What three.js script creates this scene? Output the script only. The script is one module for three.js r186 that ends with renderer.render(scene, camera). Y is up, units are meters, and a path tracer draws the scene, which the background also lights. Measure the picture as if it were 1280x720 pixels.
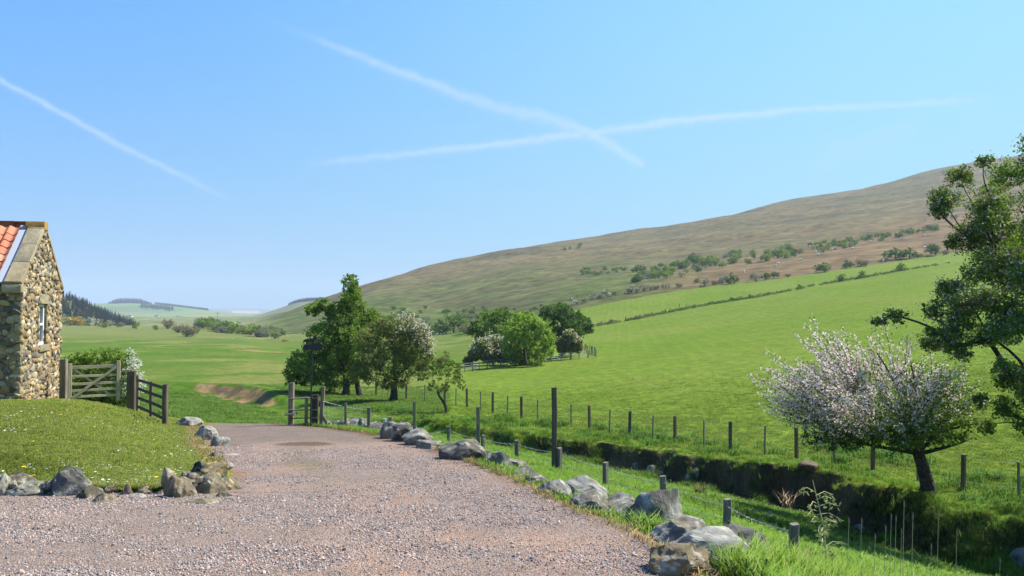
import * as THREE from 'three';
import { mergeVertices, toCreasedNormals } from 'three/addons/utils/BufferGeometryUtils.js';

// ---------------------------------------------------------------- camera, sky, sun, exposure
const scene = new THREE.Scene();
const EYE = 1.65, FPX = 989, PITCH = Math.atan(30 / FPX);
const camera = new THREE.PerspectiveCamera(2 * Math.atan(360 / FPX) * 180 / Math.PI, 16 / 9, 0.1, 30000);
camera.position.set(0, EYE, 0);
camera.rotation.set(PITCH, 0, 0);
scene.add(camera);

const EXPOSURE = 2.15;
const renderer = new THREE.WebGLRenderer({ antialias: true });
renderer.toneMapping = THREE.LinearToneMapping;
renderer.toneMappingExposure = EXPOSURE;
renderer.shadowMap.enabled = true;

const SUN_AZ = Math.atan2(0.93, 0.37), SUN_EL = 50 * Math.PI / 180;          // azimuth to the right of straight ahead
const sunDir = new THREE.Vector3(Math.sin(SUN_AZ) * Math.cos(SUN_EL), Math.sin(SUN_EL), -Math.cos(SUN_AZ) * Math.cos(SUN_EL));
const sun = new THREE.DirectionalLight(new THREE.Color(1, 0.955, 0.88), 4.7);
sun.position.copy(sunDir).multiplyScalar(200);
sun.castShadow = true;
sun.shadow.mapSize.set(4096, 4096);
Object.assign(sun.shadow.camera, { left: -90, right: 90, top: 90, bottom: -90, near: 1, far: 600 });
scene.add(sun, sun.target);

// ---------------------------------------------------------------- numbers
function rng(seed) { let a = seed >>> 0; return () => { a = (a + 0x6D2B79F5) | 0; let t = Math.imul(a ^ (a >>> 15), 1 | a); t = (t + Math.imul(t ^ (t >>> 7), 61 | t)) ^ t; return ((t ^ (t >>> 14)) >>> 0) / 4294967296; }; }
const clamp = (v, a = 0, b = 1) => Math.min(b, Math.max(a, v));
const lerp = (a, b, t) => a + (b - a) * t;
const smooth = (a, b, v) => { const t = clamp((v - a) / (b - a)); return t * t * (3 - 2 * t); };
function hash(x, y, z = 0) { let h = Math.imul(x | 0, 374761393) ^ Math.imul(y | 0, 668265263) ^ Math.imul(z | 0, 2147483647 ^ 0x5bd1e995); h = Math.imul(h ^ (h >>> 13), 1274126177); return ((h ^ (h >>> 16)) >>> 0) / 4294967296; }
function noise(x, y, z = 0) {
  const i = Math.floor(x), j = Math.floor(y), k = Math.floor(z), a = x - i, b = y - j, c = z - k;
  const u = a * a * (3 - 2 * a), v = b * b * (3 - 2 * b), w = c * c * (3 - 2 * c);
  const L = (k) => lerp(lerp(hash(i, j, k), hash(i + 1, j, k), u), lerp(hash(i, j + 1, k), hash(i + 1, j + 1, k), u), v);
  return c === 0 ? L(k) : lerp(L(k), L(k + 1), w);
}
function fbm(x, y, z = 0, o = 4) { let s = 0, a = 0.5, n = 0; for (let k = 0; k < o; k++) { s += a * noise(x, y, z); n += a; a *= 0.5; x = x * 2.03 + 17.1; y = y * 2.03 + 5.3; if (z !== 0) z = z * 2.03 + 3.7; } return s / n; }
function pchip(xs, ys) {
  const n = xs.length, d = [], m = [];
  for (let i = 0; i < n - 1; i++) d.push((ys[i + 1] - ys[i]) / (xs[i + 1] - xs[i]));
  for (let i = 0; i < n; i++) {
    if (i === 0) m.push(d[0]); else if (i === n - 1) m.push(d[n - 2]);
    else if (d[i - 1] * d[i] <= 0) m.push(0);
    else { const h0 = xs[i] - xs[i - 1], h1 = xs[i + 1] - xs[i]; m.push((3 * (h0 + h1)) / ((2 * h1 + h0) / d[i - 1] + (h1 + 2 * h0) / d[i])); }
  }
  return (x) => {
    if (x <= xs[0]) return ys[0]; if (x >= xs[n - 1]) return ys[n - 1];
    let i = 0; while (x > xs[i + 1]) i++;
    const h = xs[i + 1] - xs[i], t = (x - xs[i]) / h, t2 = t * t, t3 = t2 * t;
    return (2 * t3 - 3 * t2 + 1) * ys[i] + (t3 - 2 * t2 + t) * h * m[i] + (-2 * t3 + 3 * t2) * ys[i + 1] + (t3 - t2) * h * m[i + 1];
  };
}
const polyf = (pts) => pchip(pts.map((p) => p[0]), pts.map((p) => p[1]));
// bearing and slope of a line of sight
function sight(x, y) { const px = (x - 640) / FPX, py = (360 - y) / FPX, c = Math.cos(PITCH), s = Math.sin(PITCH), d = c - py * s; return [px / d, (py * c + s) / d]; }
function at(x, y, D) { const [u, v] = sight(x, y); return new THREE.Vector3(u * D, EYE + v * D, -D); }

// ---------------------------------------------------------------- sky: clear air, brighter towards the sun, with vapour trails
{
  const W = 4096, Hh = 2048, data = new Float32Array(W * Hh * 4), S = 1 / EXPOSURE;
  const lin = (r, g, b) => [r, g, b].map((c) => { c /= 255; return (c <= 0.04045 ? c / 12.92 : ((c + 0.055) / 1.055) ** 2.4) * S; });
  const elevs = [0, 0.05, 0.13, 0.25, 0.42, 0.8, 1.57];
  const cool = [lin(150, 200, 240), lin(140, 196, 241), lin(124, 190, 249), lin(106, 180, 252), lin(86, 166, 252), lin(60, 132, 232), lin(48, 106, 210)];
  const warm = [lin(186, 236, 252), lin(182, 236, 253), lin(174, 236, 254), lin(168, 233, 255), lin(160, 229, 255), lin(138, 208, 255), lin(48, 106, 210)];
  const ramp = (set, e) => { let i = 0; while (i < elevs.length - 2 && e > elevs[i + 1]) i++; const t = clamp((e - elevs[i]) / (elevs[i + 1] - elevs[i])); return [0, 1, 2].map((k) => lerp(set[i][k], set[i + 1][k], t)); };
  const trails = [
    { p: [[-30, 84], [60, 131], [150, 181], [230, 220], [300, 256]], w: [4, 4.5, 5, 5, 4], a: [0.55, 0.6, 0.5, 0.42, 0] },
    { p: [[300, 8], [380, 42], [430, 62], [520, 97], [600, 126], [690, 149], [740, 166], [806, 206]], w: [6, 7, 6, 8, 10, 12, 10, 6], a: [0, 0.1, 0.4, 0.5, 0.45, 0.45, 0.6, 0.5] },
    { p: [[370, 206], [430, 200], [550, 187], [700, 170], [850, 150], [1000, 136], [1100, 131], [1180, 127], [1250, 123]], w: [4, 6, 6, 7, 7, 5, 5, 5, 6], a: [0, 0.35, 0.55, 0.6, 0.7, 0.6, 0.5, 0.5, 0] },
    { p: [[980, 215], [1050, 190], [1120, 165], [1160, 140]], w: [14, 22, 20, 10], a: [0, 0.16, 0.14, 0] },
  ].map((t) => ({ ...t, p: t.p.map(([x, y]) => { const [u, v] = sight(x, y); return [Math.atan(u), Math.atan(v / Math.hypot(1, u))]; }), w: t.w.map((w) => 0.72 * w / FPX), a: t.a.map((a) => a * 0.92) }));
  const white = lin(225, 243, 255);
  const rows = [];
  for (let j = 0; j < Hh; j++) {
    const e = ((j + 0.5) / Hh - 0.5) * Math.PI;
    const cc = ramp(cool, Math.max(0, e)), ww = ramp(warm, Math.max(0, e));
    for (let i = 0; i < W; i++) {
      const phi = ((i + 0.5) / W - 0.5) * 2 * Math.PI;                        // direction (cos phi, sin phi) in x, z
      const X = Math.cos(phi), Z = Math.sin(phi), az = Math.atan2(X, -Z);
      const c = Math.cos(az - SUN_AZ), k = clamp((c + 0.22) / 1.15), t = k * k * (3 - 2 * k) * 0.6 + k * 0.4;
      let r = lerp(cc[0], ww[0], t), g = lerp(cc[1], ww[1], t), b = lerp(cc[2], ww[2], t);
      if (Math.abs(az) < 0.66 && e > 0.08 && e < 0.45) {
        let add = 0;
        for (const tr of trails) for (let n = 0; n + 1 < tr.p.length; n++) {
          const [ax, ay] = tr.p[n], [bx, by] = tr.p[n + 1], dx = bx - ax, dy = by - ay;
          const q = ((az - ax) * dx + (e - ay) * dy) / (dx * dx + dy * dy);
          if (q < -0.002 || q > 1) continue;
          const wd = lerp(tr.w[n], tr.w[n + 1], clamp(q)), d0 = ((az - ax) * dy - (e - ay) * dx) / Math.hypot(dx, dy);
          if (Math.abs(d0) > 4 * wd) continue;
          const d = d0 + (fbm(az * 90, e * 90, 1.5) - 0.5) * wd * 1.6;
          const edge = Math.exp(-((d / wd) ** 2) * (d > 0 ? 0.9 : 1.7));
          add = Math.max(add, edge * lerp(tr.a[n], tr.a[n + 1], clamp(q)) * (0.45 + 0.75 * fbm(az * 160, e * 220, 7.5)));
        }
        add = Math.min(0.8, add);
        r = lerp(r, white[0], add); g = lerp(g, white[1], add); b = lerp(b, white[2], add);
      }
      const o = (j * W + i) * 4; data[o] = r; data[o + 1] = g; data[o + 2] = b; data[o + 3] = 1;
    }
  }
  const sky = new THREE.DataTexture(data, W, Hh, THREE.RGBAFormat, THREE.FloatType);
  sky.mapping = THREE.EquirectangularReflectionMapping; sky.magFilter = THREE.LinearFilter; sky.minFilter = THREE.LinearFilter; sky.needsUpdate = true;
  scene.background = sky; scene.environment = sky;
}
scene.fog = new THREE.FogExp2(new THREE.Color(0.72, 0.86, 1.0), 0.00016);

// ---------------------------------------------------------------- the lie of the land (X to the right, D ahead, heights in metres)
const COLS = [
  [-900, [[60, 478], [100, 452], [150, 433], [220, 418], [300, 409], [420, 400], [600, 396], [900, 392], [1500, 389], [3000, 388], [9000, 388]]],
  [-200, [[60, 487], [73, 479], [100, 461], [150, 442], [220, 427], [300, 418], [420, 409], [600, 405], [900, 402], [1500, 398], [3000, 395], [9000, 391.5]]],
  [0, [[60, 489], [73, 480], [100, 462], [150, 443], [220, 428], [300, 419], [420, 410], [600, 407], [900, 403], [1500, 399], [3000, 395.5], [9000, 391.5]]],
  [300, [[60, 489], [73, 480], [100, 462], [150, 444], [220, 430], [300, 421], [420, 412], [600, 408], [900, 404], [1500, 399], [3000, 395.5], [9000, 391.5]]],
  [340, [[60, 489], [73, 480], [100, 463], [150, 446], [220, 433], [300, 424], [420, 413], [600, 402], [800, 396], [950, 395], [1300, 397], [3000, 395.5], [9000, 391.5]]],
  [400, [[60, 490], [100, 464], [150, 447], [220, 433], [300, 422], [420, 406], [600, 388], [780, 378], [900, 377.5], [1100, 383], [2000, 392], [9000, 391.5]]],
  [470, [[45, 512], [60, 495], [100, 464], [150, 447], [220, 432], [300, 418], [420, 397], [600, 369], [800, 354], [950, 351], [1100, 355], [1600, 380], [9000, 391]]],
  [540, [[45, 511], [60, 494], [105, 461], [150, 446], [220, 431], [300, 415], [420, 393], [600, 360], [800, 338], [1000, 331], [1150, 334], [2000, 375], [9000, 391]]],
  [640, [[42, 521], [60, 496], [105, 456], [150, 436], [220, 418], [300, 398], [420, 373], [600, 341], [850, 319], [1050, 313], [1250, 316], [2000, 360], [9000, 391]]],
  [745, [[38, 537], [60, 489], [105, 448], [150, 427], [230, 407], [310, 378], [420, 357], [600, 331], [850, 307], [1100, 297], [1200, 297.5], [1400, 303], [2500, 360], [9000, 391]]],
  [880, [[33, 557], [60, 478], [105, 432], [150, 412], [250, 384], [340, 359], [420, 345], [600, 319], [850, 292], [1100, 278], [1250, 276], [1500, 283], [3000, 360], [9000, 391]]],
  [1000, [[29.5, 573], [60, 466], [105, 416], [150, 394], [270, 362], [360, 344], [450, 328], [600, 307], [850, 278], [1100, 259], [1300, 251], [1500, 255], [3000, 350], [9000, 391]]],
  [1100, [[27, 589], [60, 457], [105, 401], [150, 377], [290, 345], [380, 329], [450, 315], [600, 295], [850, 264], [1150, 241], [1350, 234], [1600, 238], [3000, 340], [9000, 391]]],
  [1190, [[25, 609], [60, 449], [105, 389], [150, 364], [310, 329], [400, 317], [480, 304], [600, 285], [850, 251], [1150, 223], [1400, 211], [1600, 213], [3000, 330], [9000, 391]]],
  [1300, [[23, 629], [60, 440], [105, 377], [150, 352], [320, 317], [410, 306], [600, 270], [850, 236], [1150, 207], [1500, 193], [1800, 195], [3500, 330], [9000, 391]]],
  [1900, [[19, 680], [60, 415], [105, 340], [150, 310], [320, 270], [410, 260], [600, 220], [850, 185], [1150, 160], [1500, 150], [1800, 155], [3500, 320], [9000, 391]]],
];
const NU = 420, ND = 420, D_MIN = 10, D_MAX = 9000, U_MIN = -1.5, U_MAX = 1.3, TAB = new Float32Array(NU * ND);
{
  const cols = COLS.map(([x, rows]) => { const hs = rows.map(([D, y]) => EYE + D * sight(x, y)[1]); return [(x - 640) / FPX, pchip(rows.map((r) => r[0]), hs)]; });
  for (let j = 0; j < ND; j++) {
    const D = D_MIN * (D_MAX / D_MIN) ** (j / (ND - 1));
    const across = pchip(cols.map((c) => c[0]), cols.map((c) => c[1](D)));
    for (let i = 0; i < NU; i++) TAB[j * NU + i] = across(lerp(U_MIN, U_MAX, i / (NU - 1)));
  }
}
function field(X, D) {
  const Dc = clamp(D, D_MIN, D_MAX), fj = clamp(Math.log(Dc / D_MIN) / Math.log(D_MAX / D_MIN) * (ND - 1), 0, ND - 1.001), fi = clamp((X / Dc - U_MIN) / (U_MAX - U_MIN) * (NU - 1), 0, NU - 1.001);
  const i = Math.floor(fi), j = Math.floor(fj), a = fi - i, b = fj - j, o = j * NU + i;
  let h = lerp(lerp(TAB[o], TAB[o + 1], a), lerp(TAB[o + NU], TAB[o + NU + 1], a), b);
  h += (fbm(X / 9, D / 9, 0, 3) - 0.5) * 0.35 * smooth(18, 60, D) + (fbm(X / 60 + 9, D / 60, 0, 3) - 0.5) * 2.5 * smooth(120, 300, D) + (fbm(X / 150 + 4, D / 150, 0, 4) - 0.5) * 14 * smooth(420, 800, D);
  return h;
}
const STREAM = [[90, -10], [40, 8], [22, 14.5], [16, 17.5], [13, 20.1], [12, 21.5], [11, 23.6], [9.7, 26.5], [7.6, 28.8], [5.1, 31.4], [2.1, 34], [-1.5, 36.6], [-4, 38], [-9, 42], [-16, 54], [-24, 69], [-36, 77], [-60, 84], [-110, 98], [-260, 130]];
const RIGHT = polyf([[-80, 3], [-10, 2.2], [4, 1.65], [6.5, 1.5], [8.1, 1.3], [9.5, 0.77], [11.5, 0.23], [14, -0.57], [16.2, -1.3], [19.4, -2.75], [22, -4.45], [23.4, -5.7], [24.9, -7.4]]);
const LEFT = polyf([[10.75, -4.25], [12.1, -4.4], [14.7, -5.4], [17, -6.6], [20.4, -7.95], [24, -9.3], [26, -10.2], [30, -12]]);
const leftEdge = (D) => (D < 10.6 ? -40 : D < 10.75 ? lerp(-40, -4.25, (D - 10.6) / 0.15) : LEFT(D));
const PLAT = [];
for (let d = -80; d <= 24.9; d += d < 0 ? 16 : 0.9) PLAT.push([RIGHT(d), d]);
PLAT.push([-8.6, 25.1], [-10.2, 25.6], [-13, 27.3], [-20, 29.5], [-40, 32], [-130, 34], [-130, -80]);
function nearest(poly, closed, X, D) {
  let best = 1e18, bx = 0, by = 0, side = 1, along = 0;
  for (let k = 0; k < poly.length - (closed ? 0 : 1); k++) {
    const [ax, ay] = poly[k], [cx, cy] = poly[(k + 1) % poly.length], dx = cx - ax, dy = cy - ay, t = clamp(((X - ax) * dx + (D - ay) * dy) / (dx * dx + dy * dy || 1));
    const qx = ax + dx * t, qy = ay + dy * t, d = (X - qx) ** 2 + (D - qy) ** 2;
    if (d < best) { best = d; bx = qx; by = qy; side = dx * (D - ay) - dy * (X - ax) < 0 ? 1 : -1; along = k + t; }
  }
  return { d: Math.sqrt(best), x: bx, y: by, side, along };
}
function insidePoly(poly, X, D) { let c = false; for (let i = 0, j = poly.length - 1; i < poly.length; j = i++) { const [a, b] = poly[i], [e, f] = poly[j]; if ((b > D) !== (f > D) && X < ((e - a) * (D - b)) / (f - b) + a) c = !c; } return c; }
const driveH = (X, D) => -0.075 * Math.max(0, D) + 0.05 * Math.cos(clamp((X - (RIGHT(D) - 3)) / 4, -1.5, 1.5)) - 0.02;
const MOUND = polyf([[10.5, -0.66], [12, -0.56], [14, -0.48], [16, -0.45], [20, -0.62], [22, -0.8], [26, -1.27], [28, -1.55], [34, -2.2]]);
const inLawn = (X, D) => D > 10.68 && X < leftEdge(D);
function platH(X, D) {
  if (!inLawn(X, D)) return driveH(X, Math.min(D, 25));
  const base = -0.075 * D + 0.08, e = Math.min((D - 10.6) * 1.5, (LEFT(D) - X) * 0.85);
  return lerp(base, MOUND(D), smooth(0, 3.6, e)) + (fbm(X / 1.7, D / 1.7, 0, 2) - 0.5) * 0.06 * smooth(0, 1.5, e);
}
const bankH = polyf([[-40, 0.1], [-29.5, 0.15], [-27, 0.65], [-23, 0.95], [-18.5, 0.85], [-15, 0.2], [-8, 0.15], [-4, 0.3], [2, 0.5], [6, 0.8], [9, 1.05], [13, 1.25], [40, 1.3]]);
const bankW = polyf([[-40, 2], [-19, 1.6], [-15, 1.2], [-4, 0.6], [9, 0.5], [11, 0.9], [12.5, 2.2], [40, 2.4]]);
const onDrive = (X, D) => D < 24.8 && X < RIGHT(D) - 0.12 && X > leftEdge(D) + 0.12;
function streamAt(X, D) { const n = nearest(STREAM, false, X, D); n.s = n.side * n.d + (fbm(X / 1.3, D / 1.3, 0, 3) - 0.5) * 1.5 * smooth(8, 0, n.d); return n; }
function H(X, D) {
  if (D > 135) return field(X, D);
  if (insidePoly(PLAT, X, D)) return platH(X, D) - (onDrive(X, D) ? 0.07 : 0);
  const st = streamAt(X, D), tuft = (fbm(X / 0.8, D / 0.8, 0, 2) - 0.5) * 0.12;
  const bk = bankH(st.x), fHere = field(X, D), floor = field(st.x, st.y) - bk;
  if (st.s > 0.7) return fHere + tuft + 0.12 * smooth(3, 0.7, st.s);
  const pl = nearest(PLAT, true, X, D), p0 = platH(pl.x - 0.02, Math.min(pl.y, pl.y)), t = pl.d / (pl.d + Math.max(0, -st.s - 0.9) + 1e-6);
  const near = lerp(p0 - 0.04, floor, Math.min(1, t)) + tuft * smooth(0, 1, pl.d) + (fbm(X / 3, D / 3, 2.5, 2) - 0.5) * 0.35 * Math.sin(Math.PI * clamp(t));
  const far = fHere + tuft + 0.12;
  return lerp(near, far, smooth(0.45 - bankW(st.x), 0.5, st.s + (fbm(X / 0.35, D / 0.35, 6.3, 2) - 0.5) * 0.35));
}
// first meeting of a line of sight with the land
function ground(x, y, from = 4) {
  const [u, v] = sight(x, y); let D = from, p = from;
  while (D < 9000) { if (EYE + v * D <= H(u * D, D)) { let a = p, b = D; for (let k = 0; k < 24; k++) { const m = (a + b) / 2; if (EYE + v * m <= H(u * m, m)) b = m; else a = m; } return new THREE.Vector3(u * b, H(u * b, b), -b); } p = D; D *= 1.006; }
  return at(x, y, 3000);
}
const onGround = (X, D) => new THREE.Vector3(X, H(X, D), -D);

// ---------------------------------------------------------------- helpers for objects
const taken = {};
function numbered(name) { const n = taken[name] ?? 0; taken[name] = n + 1; return n ? `${name}_${String(n).padStart(3, '0')}` : name; }
function tag(o, label, category, group) { o.userData.label = label; o.userData.category = category; if (group) o.userData.group = group; return o; }
function thing(name, label, category, pos, turn = 0, group) { const o = new THREE.Group(); o.name = numbered(name); o.position.copy(pos); o.rotation.y = turn; tag(o, label, category, group); scene.add(o); return o; }
function mesh(name, geo, m, parent) { const o = new THREE.Mesh(geo, m); o.name = parent ? name : numbered(name); o.castShadow = o.receiveShadow = true; (parent ?? scene).add(o); return o; }
function structure(name, geo, m, label) { const o = mesh(name, geo, m); o.userData.kind = 'structure'; if (label) { o.userData.label = label; } return o; }
function stuff(o, label, category) { o.userData.kind = 'stuff'; if (label) tag(o, label, category); return o; }
function copyOf(src, name, label, category, group) { const c = src.clone(); c.name = numbered(name); c.userData = {}; tag(c, label, category, group); scene.add(c); return c; }

class Soup {
  constructor() { this.p = []; this.n = []; this.c = []; this.u = []; this.i = []; }
  get count() { return this.p.length / 3; }
  geo(g, m, color) {
    const o = this.count, P = g.attributes.position, N = g.attributes.normal, U = g.attributes.uv, v = new THREE.Vector3(), nm = m ? new THREE.Matrix3().getNormalMatrix(m) : null;
    for (let k = 0; k < P.count; k++) {
      v.fromBufferAttribute(P, k); if (m) v.applyMatrix4(m); this.p.push(v.x, v.y, v.z);
      v.fromBufferAttribute(N, k); if (m) v.applyMatrix3(nm).normalize(); this.n.push(v.x, v.y, v.z);
      this.u.push(U ? U.getX(k) : 0, U ? U.getY(k) : 0); this.c.push(...(color ?? [1, 1, 1]));
    }
    if (g.index) for (const k of g.index.array) this.i.push(o + k); else for (let k = 0; k < P.count; k++) this.i.push(o + k);
    return this;
  }
  tube(pts, radii, sides = 6, color = [1, 1, 1], cap = true) {
    const o = this.count, T = new THREE.Vector3(), A = new THREE.Vector3(), B = new THREE.Vector3(), n = pts.length; let run = 0;
    for (let k = 0; k < n; k++) {
      T.subVectors(pts[Math.min(n - 1, k + 1)], pts[Math.max(0, k - 1)]).normalize();
      if (k === 0) { A.set(Math.abs(T.y) > 0.9 ? 1 : 0, Math.abs(T.y) > 0.9 ? 0 : 1, 0); }
      A.addScaledVector(T, -A.dot(T)).normalize(); B.crossVectors(T, A);
      if (k) run += pts[k].distanceTo(pts[k - 1]);
      for (let s = 0; s <= sides; s++) {
        const a = (s / sides) * Math.PI * 2, ca = Math.cos(a), sa = Math.sin(a), nx = A.x * ca + B.x * sa, ny = A.y * ca + B.y * sa, nz = A.z * ca + B.z * sa, r = radii[k];
        this.p.push(pts[k].x + nx * r, pts[k].y + ny * r, pts[k].z + nz * r); this.n.push(nx, ny, nz); this.u.push(s / sides, run); this.c.push(...color);
      }
    }
    const w = sides + 1;
    for (let k = 0; k + 1 < n; k++) for (let s = 0; s < sides; s++) { const a = o + k * w + s; this.i.push(a, a + 1, a + w, a + 1, a + w + 1, a + w); }
    if (cap) for (let s = 1; s + 1 < sides; s++) { const e = o + (n - 1) * w; this.i.push(e, e + s, e + s + 1, o, o + s + 1, o + s); }
    return this;
  }
  leaf(P, dir, side, L, Wd, fold, color) {                                    // a small pointed leaf folded along its midrib
    const o = this.count, N = new THREE.Vector3().crossVectors(dir, side);
    const pt = (a, b, c) => this.p.push(P.x + dir.x * a + side.x * b + N.x * c, P.y + dir.y * a + side.y * b + N.y * c, P.z + dir.z * a + side.z * b + N.z * c);
    pt(0, 0, 0); pt(L * 0.5, Wd * 0.5, fold); pt(L, 0, 0); pt(L * 0.5, -Wd * 0.5, fold);
    for (let k = 0; k < 4; k++) this.c.push(...color);
    this.i.push(o, o + 2, o + 1, o, o + 3, o + 2);
  }
  build(flat = false) {
    const g = new THREE.BufferGeometry();
    g.setAttribute('position', new THREE.Float32BufferAttribute(this.p, 3));
    if (this.c.length) g.setAttribute('color', new THREE.Float32BufferAttribute(this.c, 3));
    if (this.u.length === this.count * 2) g.setAttribute('uv', new THREE.Float32BufferAttribute(this.u, 2));
    g.setIndex(this.i);
    if (flat) return g;
    if (this.n.length === this.p.length) g.setAttribute('normal', new THREE.Float32BufferAttribute(this.n, 3)); else g.computeVertexNormals();
    return g;
  }
}
const V = (x, y, z) => new THREE.Vector3(x, y, z);
function place(x, y, z, rx = 0, ry = 0, rz = 0, sx = 1, sy = sx, sz = sx) { return new THREE.Matrix4().compose(V(x, y, z), new THREE.Quaternion().setFromEuler(new THREE.Euler(rx, ry, rz)), V(sx, sy, sz)); }
// a timber with softened edges and slightly uneven faces; origin at the middle of its foot, length along y
function timber(w, h, d, seed = 1, wob = 0.006) {
  const s = new Soup(), r = rng(seed), b = Math.min(w, d) * 0.14, n = 5, ring = [[-w / 2 + b, -d / 2], [w / 2 - b, -d / 2], [w / 2, -d / 2 + b], [w / 2, d / 2 - b], [w / 2 - b, d / 2], [-w / 2 + b, d / 2], [-w / 2, d / 2 - b], [-w / 2, -d / 2 + b]];
  const off = Array.from({ length: n }, () => [(r() - 0.5) * wob * 2, (r() - 0.5) * wob * 2]);
  const P = [], U = [], I = [];
  for (let k = 0; k < n; k++) for (let q = 0; q <= 8; q++) { const [x, z] = ring[q % 8]; const y = (h * k) / (n - 1); P.push(x + off[k][0], y + (k === n - 1 ? (x * 0.12) : 0), z + off[k][1]); U.push(q * 0.12 + seed * 0.37, y + seed * 0.71); }
  for (let k = 0; k + 1 < n; k++) for (let q = 0; q < 8; q++) { const a = k * 9 + q; I.push(a, a + 9, a + 1, a + 1, a + 9, a + 10); }
  for (const [k, f] of [[0, 1], [n - 1, -1]]) for (let q = 1; q < 7; q++) f > 0 ? I.push(k * 9, k * 9 + q, k * 9 + q + 1) : I.push(k * 9, k * 9 + q + 1, k * 9 + q);
  const g = new THREE.BufferGeometry(); g.setAttribute('position', new THREE.Float32BufferAttribute(P, 3)); g.setAttribute('uv', new THREE.Float32BufferAttribute(U, 2)); g.setIndex(I);
  return toCreasedNormals(g, 0.5);
}
function beam(name, a, b, w, d, m, parent, seed = 1) {                         // a timber from point a to point b
  const g = timber(w, a.distanceTo(b), d, seed), o = mesh(name, g, m, parent), y = V(0, 1, 0), t = b.clone().sub(a).normalize();
  o.position.copy(a);
  const q = new THREE.Quaternion().setFromUnitVectors(y, t); o.quaternion.copy(q); return o;
}
function sag(a, b, drop, n = 6) { return Array.from({ length: n + 1 }, (_, k) => { const t = k / n, p = a.clone().lerp(b, t); p.y -= drop * 4 * t * (1 - t); return p; }); }

// ---------------------------------------------------------------- textures and materials
function tex(n, fn, srgb = true, rep = 1) {
  const d = new Uint8Array(n * n * 4);
  for (let j = 0; j < n; j++) for (let i = 0; i < n; i++) { const c = fn(i / n, j / n, i, j), o = (j * n + i) * 4; d[o] = clamp(c[0]) * 255; d[o + 1] = clamp(c[1]) * 255; d[o + 2] = clamp(c[2]) * 255; d[o + 3] = 255; }
  const t = new THREE.DataTexture(d, n, n); t.wrapS = t.wrapT = THREE.RepeatWrapping; t.magFilter = THREE.LinearFilter; t.minFilter = THREE.LinearMipmapLinearFilter; t.generateMipmaps = true; if (srgb) t.colorSpace = THREE.SRGBColorSpace; t.repeat.set(rep, rep); t.needsUpdate = true; return t;
}
// noise that repeats without a seam over the unit square
function wrapN(u, v, f, seed = 0) { const x = u * f, y = v * f, i = Math.floor(x), j = Math.floor(y), a = x - i, b = y - j, s = a * a * (3 - 2 * a), t = b * b * (3 - 2 * b), h = (p, q) => hash(((p % f) + f) % f, ((q % f) + f) % f, seed); return lerp(lerp(h(i, j), h(i + 1, j), s), lerp(h(i, j + 1), h(i + 1, j + 1), s), t); }
function wrapF(u, v, f, o = 4, seed = 0) { let s = 0, a = 0.5, n = 0; for (let k = 0; k < o; k++) { s += a * wrapN(u, v, f << k, seed + k); n += a; a *= 0.55; } return s / n; }
const grassTex = tex(512, (u, v) => { const a = wrapF(u, v, 8, 5, 3), b = wrapF(u, v, 64, 3, 9), k = 0.62 + 0.5 * (a * 0.45 + b * 0.55), y = wrapF(u, v, 5, 3, 20); return [k * (0.9 + 0.2 * y), k, k * (0.95 - 0.15 * y)]; });
const grassBump = tex(512, (u, v) => { const a = wrapF(u, v, 64, 3, 9) * 0.7 + wrapF(u, v, 8, 3, 3) * 0.3; return [a, a, a]; }, false);
const hillTex = tex(512, (u, v) => { const a = wrapF(u, v, 16, 5, 31), k = 0.56 + 0.62 * a, w = wrapF(u, v, 9, 4, 44); return [k, k * (0.94 + 0.1 * w), k * (0.95 - 0.05 * w)]; });
const cells = (u, v, f, seed) => { let b1 = 9, b2 = 9, id = 0; const x = u * f, y = v * f, i0 = Math.floor(x), j0 = Math.floor(y); for (let j = -1; j < 2; j++) for (let i = -1; i < 2; i++) { const p = (((i0 + i) % f) + f) % f, q = (((j0 + j) % f) + f) % f, dx = i0 + i + hash(p, q, seed) - x, dy = j0 + j + hash(p, q, seed + 1) - y, d = Math.hypot(dx, dy); if (d < b1) { b2 = b1; b1 = d; id = hash(p, q, seed + 2); } else if (d < b2) b2 = d; } return [b1, b2, id]; };
const PEB = [[0.80, 0.70, 0.64], [0.73, 0.66, 0.62], [0.86, 0.74, 0.66], [0.66, 0.62, 0.60], [0.78, 0.63, 0.56], [0.55, 0.53, 0.53], [0.82, 0.77, 0.73]];
const gravelTex = tex(1024, (u, v) => { const [a, b, id] = cells(u, v, 104, 5), [a2, b2, id2] = cells(u, v, 190, 15), e = b - a < 0.1 ? 0.8 : 1, big = id > 0.45, c = PEB[Math.floor((big ? id * 37.1 : id2 * 29.7) % 1 * 7)], k = (big ? e : b2 - a2 < 0.12 ? 0.85 : 1) * (0.86 + 0.2 * wrapF(u, v, 9, 4, 61)); return [c[0] * k, c[1] * k, c[2] * k]; });
const gravelBump = tex(1024, (u, v) => { const [a, b, id] = cells(u, v, 104, 5), [a2, b2] = cells(u, v, 190, 15), k = id > 0.45 ? 0.4 + 0.6 * clamp((b - a) * 1.6) : 0.45 * clamp((b2 - a2) * 1.6); return [k, k, k]; }, false);
const stoneTex = tex(512, (u, v) => { const a = wrapF(u, v, 5, 6, 71), l = wrapF(u, v, 7, 4, 85), s = wrapF(u, v, 40, 3, 92), k = 0.5 + 0.62 * a * (0.7 + 0.6 * s), li = smooth(0.56, 0.62, l); return [lerp(k, 0.92, li * 0.25), lerp(k, 0.91, li * 0.25), lerp(k * 0.97, 0.86, li * 0.25)]; });
const stoneBump = tex(512, (u, v) => { const a = wrapF(u, v, 6, 6, 71) * 0.7 + wrapF(u, v, 40, 3, 92) * 0.3; return [a, a, a]; }, false);
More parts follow.
